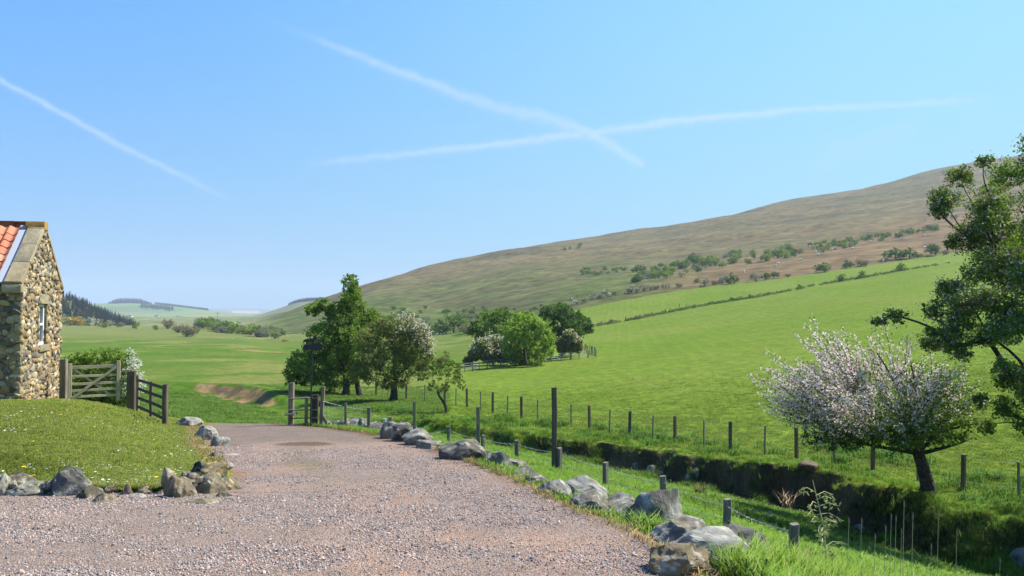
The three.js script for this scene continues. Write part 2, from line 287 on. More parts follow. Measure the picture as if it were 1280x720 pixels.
const woodTex = tex(256, (u, v) => { const g = wrapN(u + 0.03 * wrapN(u, v, 4, 5), v * 0.06 + 0.2, 32, 7) * 0.5 + wrapN(u, v * 0.1, 64, 8) * 0.5, st = wrapF(u, v, 3, 4, 12), k = 0.55 + 0.35 * g + 0.25 * st; return [k, k * 0.97, k * 0.92]; });
const barkTex = tex(256, (u, v) => { const r = Math.abs(wrapN(u + 0.06 * wrapF(u, v, 6, 3, 2), v * 0.5, 16, 4) - 0.5) * 2, k = 0.45 + 0.4 * r + 0.3 * wrapF(u, v, 8, 4, 6); return [k, k * 0.96, k * 0.9]; });
const barkBump = tex(256, (u, v) => { const r = Math.abs(wrapN(u + 0.06 * wrapF(u, v, 6, 3, 2), v * 0.5, 16, 4) - 0.5) * 2; return [r, r, r]; }, false);

const rgb = (r, g, b) => new THREE.Color().setRGB(r, g, b);
const phys = (o) => new THREE.MeshPhysicalMaterial({ roughness: 1, metalness: 0, specularIntensity: 0.12, ...o });
const std = (o) => new THREE.MeshStandardMaterial({ roughness: 0.9, metalness: 0, ...o });
const M = {
  turf: phys({ name: 'turf', vertexColors: true, map: grassTex, bumpMap: grassBump, bumpScale: 0.05 }),
  hill: phys({ name: 'hill', vertexColors: true, map: hillTex }),
  gravel: std({ name: 'gravel', vertexColors: true, map: gravelTex, bumpMap: gravelBump, bumpScale: 0.018, roughness: 0.95 }),
  pebble: std({ name: 'pebble', color: rgb(1, 1, 1), roughness: 0.9 }),
  rock: std({ name: 'rock', vertexColors: true, map: stoneTex, bumpMap: stoneBump, bumpScale: 0.02, roughness: 0.95 }),
  rubble: std({ name: 'rubble', vertexColors: true, map: stoneTex, bumpMap: stoneBump, bumpScale: 0.012, roughness: 0.95 }),
  mortar: std({ name: 'mortar', color: rgb(0.24, 0.205, 0.145), map: stoneTex, roughness: 1 }),
  dressed: std({ name: 'dressed stone', color: rgb(0.36, 0.30, 0.2), map: stoneTex, bumpMap: stoneBump, bumpScale: 0.006, roughness: 0.95 }),
  wood: std({ name: 'weathered wood', color: rgb(0.27, 0.235, 0.18), map: woodTex, roughness: 0.9 }),
  woodDark: std({ name: 'dark wood', color: rgb(0.085, 0.062, 0.045), map: woodTex, roughness: 0.9 }),
  woodPale: std({ name: 'pale gate wood', color: rgb(0.5, 0.46, 0.34), map: woodTex, roughness: 0.9 }),
  woodGrey: std({ name: 'grey post', color: rgb(0.26, 0.235, 0.19), map: woodTex, roughness: 0.9 }),
  woodPole: std({ name: 'brown post', color: rgb(0.15, 0.115, 0.085), map: woodTex, roughness: 0.9 }),
  bark: std({ name: 'bark', color: rgb(0.09, 0.075, 0.058), map: barkTex, bumpMap: barkBump, bumpScale: 0.03, roughness: 0.95 }),
  wire: std({ name: 'wire', color: rgb(0.42, 0.43, 0.42), metalness: 0.6, roughness: 0.5 }),
  iron: std({ name: 'iron', color: rgb(0.012, 0.013, 0.017), roughness: 0.5 }),
  leaf: new THREE.MeshPhysicalMaterial({ name: 'leaf', vertexColors: true, roughness: 0.9, specularIntensity: 0.25, transmission: 0.5, thickness: 0, side: THREE.DoubleSide }),
  leafFar: phys({ name: 'far leaf', vertexColors: true, transmission: 0.4, thickness: 0, side: THREE.DoubleSide }),
  petal: new THREE.MeshPhysicalMaterial({ name: 'petal', vertexColors: true, roughness: 0.95, specularIntensity: 0.15, transmission: 0.45, thickness: 0, side: THREE.DoubleSide }),
  blade: new THREE.MeshPhysicalMaterial({ name: 'grass blade', color: rgb(1, 1, 1), roughness: 1, specularIntensity: 0.08, transmission: 0.35, thickness: 0, side: THREE.DoubleSide }),
  tile: std({ name: 'clay tile', color: rgb(0.5, 0.17, 0.085), roughness: 0.85 }),
  tileB: std({ name: 'clay tile darker', color: rgb(0.42, 0.135, 0.07), roughness: 0.85 }),
  tileC: std({ name: 'clay tile paler', color: rgb(0.55, 0.22, 0.12), roughness: 0.85 }),
  lead: std({ name: 'lead', color: rgb(0.33, 0.37, 0.42), roughness: 0.6 }),
  white: std({ name: 'white paint', color: rgb(0.8, 0.8, 0.78), roughness: 0.5 }),
  glass: std({ name: 'window glass', color: rgb(0.03, 0.035, 0.04), roughness: 0.08 }),
  water: std({ name: 'water', color: rgb(0.02, 0.022, 0.018), roughness: 0.08 }),
  wool: std({ name: 'wool', color: rgb(0.62, 0.6, 0.53), roughness: 1 }),
};

// colours of the ground cover (linear)
const mixc = (a, b, t) => [lerp(a[0], b[0], t), lerp(a[1], b[1], t), lerp(a[2], b[2], t)];
const C = {
  pasture: [0.145, 0.222, 0.026], pasture2: [0.178, 0.235, 0.042], meadow: [0.085, 0.165, 0.02], meadow2: [0.125, 0.18, 0.034], lawn: [0.21, 0.28, 0.036], lawn2: [0.265, 0.28, 0.07],
  bank: [0.08, 0.165, 0.015], bank2: [0.12, 0.19, 0.025], soil: [0.075, 0.055, 0.038], soilRed: [0.34, 0.215, 0.14], thatch: [0.3, 0.215, 0.1],
  moor: [0.185, 0.145, 0.072], moor2: [0.15, 0.135, 0.06], heather: [0.125, 0.095, 0.058], hillGreen: [0.105, 0.15, 0.036], bracken: [0.205, 0.138, 0.076], track: [0.42, 0.36, 0.28],
};
function turfColor(X, D, st, onFar) {
  const n1 = fbm(X / 7, D / 7, 3.3, 4), n2 = fbm(X / 1.1, D / 1.1, 6.1, 3);
  let c;
  if (onFar) c = mixc(C.pasture, C.pasture2, smooth(0.3, 0.7, fbm(X / 26 + 3, D / 26, 9.4, 4)));
  else c = mixc(C.bank, C.bank2, smooth(0.35, 0.7, n1));
  if (!onFar && X < -4 && D > 24) c = mixc(C.meadow, C.meadow2, smooth(0.4, 0.68, n1));
  if (onFar && X < -3 + D * 0.0) { const k = smooth(-2, -14, X); c = mixc(c, mixc(C.meadow, C.meadow2, smooth(0.4, 0.62, fbm(X / 7, D / 11, 4.4, 5))), k); const dry = smooth(0.52, 0.66, fbm(X / 11 + 8, D / 16, 2.2, 4)); c = mixc(c, [0.21, 0.22, 0.075], k * dry * 0.8); }
  const k = 0.78 + 0.44 * n2; return [c[0] * k, c[1] * k, c[2] * k];
}

// ---------------------------------------------------------------- near land
function axis(stops) { const r = [stops[0][0]]; for (let k = 0; k + 1 < stops.length; k++) { const [a, s] = stops[k], [b] = stops[k + 1], n = Math.max(1, Math.round((b - a) / s)); for (let q = 1; q <= n; q++) r.push(a + ((b - a) * q) / n); } return r; }
{
  const xs = axis([[-140, 6], [-60, 2], [-34, 0.5], [-17, 0.16], [18, 0.5], [32, 3], [80, 8], [140, 8]]), ds = axis([[-80, 8], [-16, 1], [4, 0.16], [44, 0.4], [82, 1]]);
  const nx = xs.length, nd = ds.length, P = new Float32Array(nx * nd * 3), Cc = new Float32Array(nx * nd * 3), U = new Float32Array(nx * nd * 2), zone = new Uint8Array(nx * nd), hs = new Float32Array(nx * nd);
  const soilAt = (X, D, st) => {
    if (st.s < -1.6 || st.s > 0.9) return 0;
    return 1;
  };
  for (let j = 0; j < nd; j++) for (let i = 0; i < nx; i++) {
    const X = xs[i], D = ds[j], o = j * nx + i, h = H(X, D); hs[o] = h;
    P[o * 3] = X; P[o * 3 + 1] = h; P[o * 3 + 2] = -D; U[o * 2] = X / 3; U[o * 2 + 1] = D / 3;
    const inP = insidePoly(PLAT, X, D), st = streamAt(X, D), far = st.s > 0.25;
    let c;
    if (inP && inLawn(X, D)) {
      zone[o] = 1; const e = Math.min((D - 10.6) * 1.1, LEFT(D) - X);
      c = mixc(C.lawn, C.lawn2, smooth(0.42, 0.72, fbm(X / 2.2, D / 2.2, 1.1, 4))); const k = 0.82 + 0.34 * fbm(X / 0.5, D / 0.5, 2.2, 2); c = c.map((v) => v * k);
      c = mixc(c, C.thatch, smooth(0.95, 0.2, e + (fbm(X * 1.6, D * 1.6, 5.5, 3) - 0.5) * 1.4) * 0.85);
    } else c = turfColor(X, D, st, far);
    zone[o] = inP ? 1 : far ? 2 : 0;
    if (!inP) {
      const e = 0.3, sl = Math.hypot(H(X + e, D) - H(X - e, D), H(X, D + e) - H(X, D - e)) / (2 * e);
      const red = smooth(-14, -19, X), steep = smooth(red > 0.5 ? 0.5 : 0.75, red > 0.5 ? 0.85 : 1.15, sl + (fbm(X * 1.4, D * 1.4, 8.8, 3) - 0.5) * 0.7);
      const soil = mixc(C.soil, C.soilRed, Math.max(red, 0.25 * smooth(0.5, 0.7, fbm(X / 0.6, D / 0.6, 4.2, 3)))).map((v) => v * (0.7 + 0.6 * fbm(X * 2.1, h * 5, D * 2.1 + 0.01, 3)));
      if (soilAt(X, D, st)) c = mixc(c, soil, steep);
      if (red > 0.4 && X > -29 && st.s > -3.4 && st.s < 0 && D < 76) c = mixc(c, C.soilRed.map((v) => v * 1.05), smooth(0.42, 0.55, fbm(X / 2.4, D / 2.4, 6.6, 3)) * smooth(-3.4, -1.2, st.s));
      const edge = nearest(PLAT, true, X, D).d; if (X > -6 && D < 26) c = mixc(c, C.thatch, smooth(0.5, 0.1, edge + (fbm(X * 2, D * 2, 9.2, 2) - 0.5) * 0.5) * 0.6);
    }
    Cc.set(c, o * 3);
  }
  const idx = [[], [], []];
  for (let j = 0; j + 1 < nd; j++) for (let i = 0; i + 1 < nx; i++) { const a = j * nx + i, b = a + 1, c = a + nx, d = c + 1; if (ds[j] >= 80) continue; const z = zone[a]; idx[z].push(a, b, c, b, d, c); }
  const base = new THREE.BufferGeometry(); base.setAttribute('position', new THREE.BufferAttribute(P, 3)); base.setAttribute('color', new THREE.BufferAttribute(Cc, 3)); base.setAttribute('uv', new THREE.BufferAttribute(U, 2));
  base.setIndex([...idx[0], ...idx[1], ...idx[2]].length ? idx[0].concat(idx[1], idx[2]) : []); base.computeVertexNormals();
  [['stream_bank', 'grassy slope falling from the drive to the stream'], ['lawn', 'short mown lawn mound in front of the stone house'], ['field', 'green pasture beyond the stream']].forEach(([n, l], k) => {
    const src = idx[k], map = new Map(), g = new THREE.BufferGeometry(), ii = new Uint32Array(src.length);
    for (let q = 0; q < src.length; q++) { let m = map.get(src[q]); if (m === undefined) { m = map.size; map.set(src[q], m); } ii[q] = m; }
    const old = [...map.keys()];
    for (const [name, w] of [['position', 3], ['normal', 3], ['color', 3], ['uv', 2]]) { const A = base.attributes[name].array, B = new Float32Array(old.length * w); old.forEach((v, q) => { for (let z = 0; z < w; z++) B[q * w + z] = A[v * w + z]; }); g.setAttribute(name, new THREE.BufferAttribute(B, w)); }
    g.setIndex(new THREE.BufferAttribute(ii, 1));
    structure(n, g, M.turf, l);
  });
}

// ---------------------------------------------------------------- gravel drive with its older tarred end
{
  const ds = axis([[-78, 10], [-8, 0.6], [4, 0.14], [10.5, 0.05], [10.8, 0.14], [24.95, 1]]), n = 90, P = [], Cc = [], U = [], I = [];
  for (const D of ds) for (let k = 0; k <= n; k++) {
    const a = leftEdge(D), b = RIGHT(D) + 0.02, t = k / n, X = a < -20 ? (t < 0.2 ? lerp(a, b - 9.5, t / 0.2) : lerp(b - 9.5, b, (t - 0.2) / 0.8)) : lerp(a, b, t);
    P.push(X, driveH(X, D) + 0.008 * (fbm(X * 3, D * 3, 1.7, 3) - 0.5), -D); U.push(X / 1.9, D / 1.9);
    const w = (fbm(X / 0.9, D / 0.9, 3.9, 3) - 0.5), mid = RIGHT(D) - 2.2;
    let c = mixc([0.37, 0.335, 0.315], [0.335, 0.315, 0.305], smooth(0.4, 0.65, fbm(X / 1.4, D / 1.4, 7.7, 4)));
    c = mixc(c, [0.425, 0.355, 0.31], smooth(0.46, 0.6, fbm(X / 1.8 + 5, D / 3.5, 2.7, 4)) * 0.9);                  // fine earth showing through
    c = mixc(c, [0.27, 0.275, 0.29], smooth(0.55, 0.72, fbm(X / 1.1 + 9, D / 0.9, 5.1, 4)) * 0.5 * smooth(14, 9, D));    // bluer chippings
    c = mixc(c, [0.25, 0.235, 0.22], smooth(17.6, 19.6, D + w * 2.6 + Math.abs(X - mid) * 0.25) * 0.95);                // tarred part
    const pit = Math.hypot((X + 4.6) / 0.62, (D - 17.9) / 0.5); c = mixc(c, [0.12, 0.085, 0.03], smooth(1.2, 0.7, pit + w) * 0.85);
    const pit2 = Math.hypot((X + 6.45) / 0.4, (D - 17.7) / 0.3); c = mixc(c, [0.16, 0.12, 0.05], smooth(1.3, 0.7, pit2 + w) * 0.7);
    const er = b - X, el = X - a; c = mixc(c, [0.19, 0.13, 0.055], smooth(0.75, 0.2, er + (fbm(X * 2.2, D * 2.2, 1.3, 3) - 0.5) * 1.1) * smooth(12, 17, D) * 0.9);
    c = mixc(c, [0.3, 0.22, 0.13], smooth(0.6, 0.15, er + w * 0.9) * smooth(17, 12, D) * 0.6);
    if (D > 10.8) c = mixc(c, [0.33, 0.23, 0.12], smooth(0.5, 0.1, el + w * 0.8) * 0.7);
    const ms = Math.hypot((X - mid + 0.9) / 0.5, (D - 14.5) / 2.6); c = mixc(c, [0.2, 0.2, 0.09], smooth(1.2, 0.4, ms + w * 1.6) * 0.45);
    Cc.push(c[0] * 1.78, c[1] * 1.76, c[2] * 1.64);
  }
  for (let j = 0; j + 1 < ds.length; j++) for (let k = 0; k < n; k++) { const a = j * (n + 1) + k, b = a + 1, c = a + n + 1, d = c + 1; I.push(a, b, c, b, d, c); }
  const g = new THREE.BufferGeometry(); g.setAttribute('position', new THREE.Float32BufferAttribute(P, 3)); g.setAttribute('color', new THREE.Float32BufferAttribute(Cc, 3)); g.setAttribute('uv', new THREE.Float32BufferAttribute(U, 2)); g.setIndex(I); g.computeVertexNormals();
  structure('gravel_drive', g, M.gravel, 'pinkish gravel drive with a grey tarred far end');
  // loose stones lying on it
  const r = rng(11), N = 90000, g0 = new THREE.IcosahedronGeometry(1, 0); { const p = g0.attributes.position, q = {}; for (let k = 0; k < p.count; k++) { const key = [0, 1, 2].map((z) => p.getComponent(k, z).toFixed(2)).join(); q[key] ??= 0.7 + 0.5 * r(); p.setXYZ(k, p.getX(k) * q[key], p.getY(k) * q[key], p.getZ(k) * q[key]); } g0.deleteAttribute('normal'); g0.computeVertexNormals(); }
  const im = new THREE.InstancedMesh(g0, M.pebble, N), m = new THREE.Matrix4(), q = new THREE.Quaternion(), col = new THREE.Color(); let c = 0;
  while (c < N) {
    const D = 4.5 + 13 * r() ** 1.5, X = lerp(-0.85 * D - 1, 2, r()); if (!onDrive(X, D)) continue;
    const cl = fbm(X / 1.2, D / 1.0, 7.9, 3), e = RIGHT(D) - X; if (r() > 0.1 + 1.3 * smooth(0.4, 0.62, cl)) continue;
    const s = 0.0045 + 0.0075 * r() ** 2 + (r() < 0.012 ? 0.01 : 0);
    q.setFromEuler(new THREE.Euler(r() * 6, r() * 6, r() * 6));
    m.compose(V(X, driveH(X, D) + s * 0.25, -D), q, V(s * (0.8 + 0.6 * r()), s * 0.8, s * (0.8 + 0.6 * r()))); im.setMatrixAt(c, m);
    const b = PEB[Math.floor(r() * 7)], k = 0.3 + 0.3 * r(), dk = r() < 0.12 ? 0.35 : 1; col.setRGB(b[0] * b[0] * k * 1.35 * dk, b[1] * b[1] * k * 1.35 * dk, b[2] * b[2] * k * 1.35 * dk); im.setColorAt(c, col); c++;
  }
  im.name = 'loose_gravel'; stuff(im, 'loose pink and grey chippings scattered over the drive', 'gravel'); im.castShadow = im.receiveShadow = true; scene.add(im);
}
// water in the bed of the stream
{
  const P = [], I = []; const pts = new THREE.CatmullRomCurve3(STREAM.slice(2, 11).map(([x, d]) => V(x, 0, -d))).getPoints(120); let n = 0;
  for (let k = 0; k + 1 < pts.length; k++) { const p = pts[k], t = pts[k + 1].clone().sub(p).normalize(), nn = V(-t.z, 0, t.x); if (nn.z < 0) nn.negate(); const h = field(p.x, -p.z) - bankH(p.x) + 0.06; for (const w of [0.15, 0.5, 0.95]) { P.push(p.x + nn.x * w, h, p.z + nn.z * w); } if (n) { const a = (n - 1) * 3; I.push(a, a + 1, a + 3, a + 1, a + 4, a + 3, a + 1, a + 2, a + 4, a + 2, a + 5, a + 4); } n++; }
  const g = new THREE.BufferGeometry(); g.setAttribute('position', new THREE.Float32BufferAttribute(P, 3)); g.setIndex(I); g.computeVertexNormals(); structure('stream', g, M.water, 'narrow dark stream in its bed');
}

// ---------------------------------------------------------------- far land: pasture up to its top hedge, then the hill
const topD = polyf([[-900, 480], [0, 480], [300, 440], [340, 400], [400, 330], [470, 300], [540, 292], [640, 296], [700, 296], [745, 302], [880, 338], [1000, 362], [1100, 382], [1190, 402], [1300, 412], [1900, 412]]);
const topOf = (u) => topD(u * FPX + 640);
function strip(name, m, us, rows, colorAt, label, uvScale) {
  const nu = us.length, nr = rows.length, P = new Float32Array(nu * nr * 3), Cc = new Float32Array(nu * nr * 3), U = new Float32Array(nu * nr * 2), I = new Uint32Array((nu - 1) * (nr - 1) * 6); let q = 0;
  for (let j = 0; j < nr; j++) for (let i = 0; i < nu; i++) { const D = rows[j](us[i]), X = us[i] * D, o = j * nu + i, h = H(X, D) - (j === 0 ? 0.05 : 0); P.set([X, h, -D], o * 3); Cc.set(colorAt(X, D, us[i], h), o * 3); U.set([(X * 0.8 + D * 0.6) / uvScale, (D * 0.8 - X * 0.6) / uvScale], o * 2); }
  for (let j = 0; j + 1 < nr; j++) for (let i = 0; i + 1 < nu; i++) { const a = j * nu + i, b = a + 1, c = a + nu, d = c + 1; I.set([a, b, c, b, d, c], q); q += 6; }
  const g = new THREE.BufferGeometry(); g.setAttribute('position', new THREE.BufferAttribute(P, 3)); g.setAttribute('color', new THREE.BufferAttribute(Cc, 3)); g.setAttribute('uv', new THREE.BufferAttribute(U, 2)); g.setIndex(new THREE.BufferAttribute(I, 1)); g.computeVertexNormals();
  return structure(name, g, m, label);
}
const US = axis([[-1.45, 0.02], [-0.7, 0.0022], [0.7, 0.02], [1.3, 0.1]]);
{
  const rows = Array.from({ length: 150 }, (_, k) => (u) => 79.6 * (topOf(u) / 79.6) ** (k / 149));
  strip('upper_field', M.turf, US, rows, (X, D, u) => {
    let c = turfColor(X, D, null, true);
    const px = u * FPX + 640;
    // sandy track and bare scars at the far end of the left meadow
    if (px < 380 && px > 230) { const wob = (fbm(X / 8, D / 8, 3.6, 3) - 0.5) * 10; const t1 = Math.abs(D - (285 + (px - 300) * 1.0 + wob)); if (px > 310 && px < 372) c = mixc(c, C.track, smooth(7, 3, t1)); const t2 = Math.abs(D - (310 - (px - 270) * 1.6 + wob)); if (px > 268 && px < 292) c = mixc(c, C.track, smooth(9, 5, t2) * 0.7); }
    const scar = Math.hypot((X + 55) / 6, (D - 176) / 3.5); c = mixc(c, C.soilRed, smooth(1.1, 0.7, scar + (fbm(X / 2, D / 2, 1.2, 3) - 0.5) * 1.4) * 0.9);
    if (X < -20 && D > 200) c = mixc(c, [0.2, 0.215, 0.09], smooth(200, 330, D) * 0.7);
    return c;
  }, 'smooth green pasture climbing to the hill', 3);
  const rows2 = [0, 0.012, 0.03, 0.05, 0.075].map((e) => (u) => topOf(u) * (1 + e)).concat(Array.from({ length: 330 }, (_, k) => (u) => topOf(u) * 1.1 * (9000 / (topOf(u) * 1.1)) ** ((k / 329) ** 1.7)));
  strip('hill', M.hill, US, rows2, (X, D, u, h) => {
    const px = u * FPX + 640, a = fbm(X / 170, D / 70, 2.4, 4), b = fbm(X / 70, D / 34, 7.2, 3), f = fbm(X / 26, D / 22, 5.2, 2);
    const up = (h - 10) / 200;                                                   // heather takes over on the high moor
    let c = mixc(C.moor, C.moor2, smooth(0.38, 0.62, a + (b - 0.5) * 0.5));
    c = mixc(c, C.heather, smooth(0.5, 0.72, b * 0.6 + a * 0.4) * 0.7);
    const foot = D / topOf(u);
    const greenBelt = smooth(2.4, 1.3, foot + (b - 0.5) * 1.6) * smooth(1020, 700, px + (a - 0.5) * 300);
    c = mixc(c, C.hillGreen, greenBelt * 0.85);
    c = mixc(c, [0.1, 0.1, 0.045], greenBelt * smooth(0.54, 0.62, fbm(X / 44, D / 36, 3.3, 3)) * 0.85);
    const br = smooth(0.98, 1.05, foot) * smooth(1.75, 1.45, foot + (b - 0.5) * 0.4 - (px - 900) / 1500) * smooth(780, 900, px); c = mixc(c, C.bracken, br * 0.8);
    if (px < 360) { const k = smooth(360, 320, px); c = mixc(c, mixc([0.16, 0.2, 0.075], [0.24, 0.235, 0.11], smooth(0.4, 0.6, fbm(X / 120, D / 160, 4.1, 4))), k); const fld = hash(Math.floor(X / 260 + fbm(X / 200, D / 200) * 0.6), Math.floor(D / 420)); if (D > 1300) c = mixc(c, fld > 0.86 ? [0.5, 0.42, 0.06] : fld > 0.6 ? [0.3, 0.26, 0.16] : [0.15, 0.24, 0.07], 0.7 * k); }
    const kk = 0.72 + 0.5 * f; return [c[0] * kk, c[1] * kk, c[2] * kk];
  }, 'brown moorland hill rising behind the pasture', 97);
}
// more distant hills
function ridge(name, D0, D1, crest, color, label, back = 1.5) {
  const line = polyf(crest), x0 = crest[0][0], x1 = crest[crest.length - 1][0], P = [], Cc = [], U = [], I = [], nx = 160, nr = 26;
  for (let j = 0; j < nr; j++) for (let i = 0; i <= nx; i++) {
    const x = lerp(x0, x1, i / nx), t = j / (nr - 6), D = t <= 1 ? lerp(D0, D1, t) : D1 * lerp(1, back, (t - 1) / 0.3), u = (x - 640) / FPX;
    const top = EYE + D1 * sight(x, line(x))[1], foot = EYE + D0 * sight(x, 401)[1] - 12, s = t <= 1 ? smooth(0, 1, t) * 0.6 + t * 0.4 : 1 - ((t - 1) / 0.3) ** 2;
    const X = u * D, h = lerp(foot, top, s) + (fbm(X / (D1 * 0.06), D / (D1 * 0.06), 3.1, 3) - 0.5) * (top - foot) * 0.12 * Math.sin(Math.PI * clamp(t));
    P.push(X, h, -D); U.push(X / 60, D / 60); Cc.push(...color(x, X, D, t));
  }
  for (let j = 0; j + 1 < nr; j++) for (let i = 0; i < nx; i++) { const a = j * (nx + 1) + i, b = a + 1, c = a + nx + 1, d = c + 1; I.push(a, b, c, b, d, c); }
  const g = new THREE.BufferGeometry(); g.setAttribute('position', new THREE.Float32BufferAttribute(P, 3)); g.setAttribute('color', new THREE.Float32BufferAttribute(Cc, 3)); g.setAttribute('uv', new THREE.Float32BufferAttribute(U, 2)); g.setIndex(I); g.computeVertexNormals();
  structure(name, g, M.hill, label);
  return (x, t) => { const i = clamp(Math.round((x - x0) / (x1 - x0) * nx), 0, nx), j = clamp(Math.round(t * (nr - 6)), 0, nr - 1), o = (j * (nx + 1) + i) * 3; return V(P[o], P[o + 1], P[o + 2]); };
}
const patch = (X, D, s, list) => list[Math.floor(hash(Math.floor(X / s + 0.5 * fbm(X / s, D / s, 2.2)), Math.floor(D / (s * 1.3))) * list.length)];
const distantHill = ridge('distant_hill', 2300, 3400, [[-200, 366], [40, 374], [100, 380], [135, 379], [165, 378.5], [188, 379.5], [230, 384], [262, 388], [300, 392], [340, 396]], (x, X, D) => patch(X, D, 240, [[0.16, 0.26, 0.09], [0.2, 0.28, 0.11], [0.24, 0.27, 0.12], [0.15, 0.22, 0.08]]), 'pale green distant hill across the valley');
ridge('horizon_ridge', 6500, 8500, [[150, 389], [240, 387.5], [270, 386], [320, 386], [345, 387.5], [400, 389]], (x, X, D, t) => (x > 290 && x < 324 && t > 0.35 && t < 0.8 ? [0.62, 0.5, 0.33] : patch(X, D, 500, [[0.14, 0.2, 0.08], [0.2, 0.24, 0.1], [0.1, 0.15, 0.06]])), 'blue ridge on the far horizon');
const sideRidge = ridge('side_ridge', 1500, 2300, [[300, 399], [325, 393], [350, 385], [372, 378], [395, 375], [420, 370], [470, 362], [540, 352]], (x, X, D) => patch(X, D, 200, [[0.19, 0.22, 0.09], [0.22, 0.215, 0.1], [0.17, 0.2, 0.085]]), 'grey green ridge behind the moorland hill');
const woodedHill = ridge('wooded_hill', 560, 760, [[-200, 335], [40, 358], [78, 370], [100, 378], [120, 388], [140, 396], [165, 405], [185, 409]], (x, X, D) => patch(X, D, 30, [[0.1, 0.13, 0.05], [0.16, 0.17, 0.07], [0.13, 0.15, 0.06]]), 'dark wooded slope on the left of the valley');
console.log('land done');

// ---------------------------------------------------------------- stone house
{
  const W = 4.7, L = 8, EV = 3.85, AP = 5.6, BASE = -1.35, slope = Math.atan2(AP - EV, W / 2), run = Math.hypot(AP - EV, W / 2);
  const house = thing('stone_house', 'rubble stone house with a steep gable, small window and orange clay tiled roof', 'house', V(-13.64, BASE, -22), Math.atan2(0.309, 0.951));
  const r = rng(5);
  const win = { a0: 1.92, a1: 2.82, y0: 2.0, y1: 3.24 };
  const sh = new THREE.Shape([[0, 0], [W, 0], [W, EV], [W / 2, AP], [0, EV]].map(([x, y]) => new THREE.Vector2(x, y)));
  sh.holes.push(new THREE.Path([[win.a0, win.y0], [win.a0, win.y1], [win.a1, win.y1], [win.a1, win.y0]].map(([x, y]) => new THREE.Vector2(x, y))));
  const gable = mesh('gable_wall', new THREE.ExtrudeGeometry(sh, { depth: 0.45, bevelEnabled: false }), M.mortar, house); gable.rotation.y = Math.PI / 2; gable.position.x = -0.45;
  const side = mesh('side_wall', new THREE.BoxGeometry(L - 0.45, EV, 0.45), M.mortar, house); side.position.set(-0.45 - (L - 0.45) / 2, EV / 2, -0.225);
  const back = mesh('back_wall', new THREE.BoxGeometry(L - 0.45, EV, 0.45), M.mortar, house); back.position.set(-0.45 - (L - 0.45) / 2, EV / 2, -W + 0.225);
  const sh2 = new THREE.Shape([[0.46, 0], [W - 0.46, 0], [W - 0.46, EV + 0.3], [W / 2, AP - 0.05], [0.46, EV + 0.3]].map(([x, y]) => new THREE.Vector2(x, y)));
  const end = mesh('end_wall', new THREE.ExtrudeGeometry(sh2, { depth: 0.4, bevelEnabled: false }), M.mortar, house); end.rotation.y = Math.PI / 2; end.position.x = -L + 0.003;
  // rubble: irregular lumps bedded in the mortar
  const protos = Array.from({ length: 8 }, (_, k) => { const g = mergeVertices(new THREE.IcosahedronGeometry(1, 1).deleteAttribute('uv').deleteAttribute('normal')), p = g.attributes.position, q = rng(90 + k); for (let i = 0; i < p.count; i++) { const f = 0.7 + 0.55 * q(), c = (v) => Math.sign(v) * Math.abs(v) ** 0.7; p.setXYZ(i, c(p.getX(i)) * f, c(p.getY(i)) * f, p.getZ(i) * f); } g.computeVertexNormals(); const uv = new Float32Array(p.count * 2); for (let i = 0; i < p.count; i++) { uv[i * 2] = p.getX(i) * 0.12 + k * 0.1; uv[i * 2 + 1] = p.getY(i) * 0.12 + k * 0.17; } g.setAttribute('uv', new THREE.BufferAttribute(uv, 2)); return g; });
  const tones = [[0.44, 0.32, 0.18], [0.34, 0.24, 0.135], [0.5, 0.4, 0.26], [0.2, 0.165, 0.135], [0.4, 0.25, 0.11], [0.3, 0.265, 0.22], [0.14, 0.11, 0.085], [0.47, 0.34, 0.16], [0.54, 0.46, 0.33], [0.26, 0.185, 0.11]];
  function rubble(len, top, put, skip) {
    const s = new Soup();
    for (let y = 0.02; y < AP;) { const ch = 0.09 + 0.12 * r(); for (let a = 0.02 - 0.1 * r(); a < len;) { const w = 0.09 + 0.27 * r() ** 1.8; const ca = a + w / 2, cy = y + ch / 2 + (r() - 0.5) * 0.13; a += w * 0.95 + 0.01; if (ca > len - 0.03 || ca < 0.03 || cy > top(ca) - 0.06 || skip(ca, cy)) continue; const t = tones[Math.floor(r() * tones.length)], k = 0.8 + 0.4 * r(); const m = put(ca, cy).multiply(place(0, 0, 0, (r() - 0.5) * 0.3, (r() - 0.5) * 0.3, (r() - 0.5) * 1.1, w * 0.54, ch * (0.38 + 0.3 * r()), 0.02 + 0.06 * r())); s.geo(protos[Math.floor(r() * 8)], m, t.map((v) => v * k)); } y += ch * 0.93; }
    return s.build();
  }
  const roofTop = (a) => EV + (AP - EV) * (1 - Math.abs(a - W / 2) / (W / 2));
  const gs = mesh('rubble_stones', rubble(W, roofTop, (a, y) => place(0, y, -a, 0, Math.PI / 2, 0), (a, y) => a > win.a0 - 0.08 && a < win.a1 + 0.08 && y > win.y0 - 0.26 && y < win.y1 + 0.34), M.rubble, house); gs.userData.kind = 'stuff';
  const ss = mesh('rubble_stones', rubble(4.2, () => EV, (a, y) => place(-a, y, 0, 0, 0, 0), () => false), M.rubble, house); ss.userData.kind = 'stuff';
  for (let y = 0.1, k = 0; y < EV - 0.2; k++) { const h = 0.22 + 0.12 * r(), big = k % 2; const q = mesh('quoin', roundBox(big ? 0.36 : 0.2, h - 0.025, big ? 0.2 : 0.34, 0.03, 40 + k), M.quoin ??= std({ color: rgb(0.4, 0.31, 0.18), map: stoneTex, bumpMap: stoneBump, bumpScale: 0.012 }), house); q.position.set(big ? -0.15 : -0.07, y + h / 2, big ? -0.07 : -0.14); y += h; }
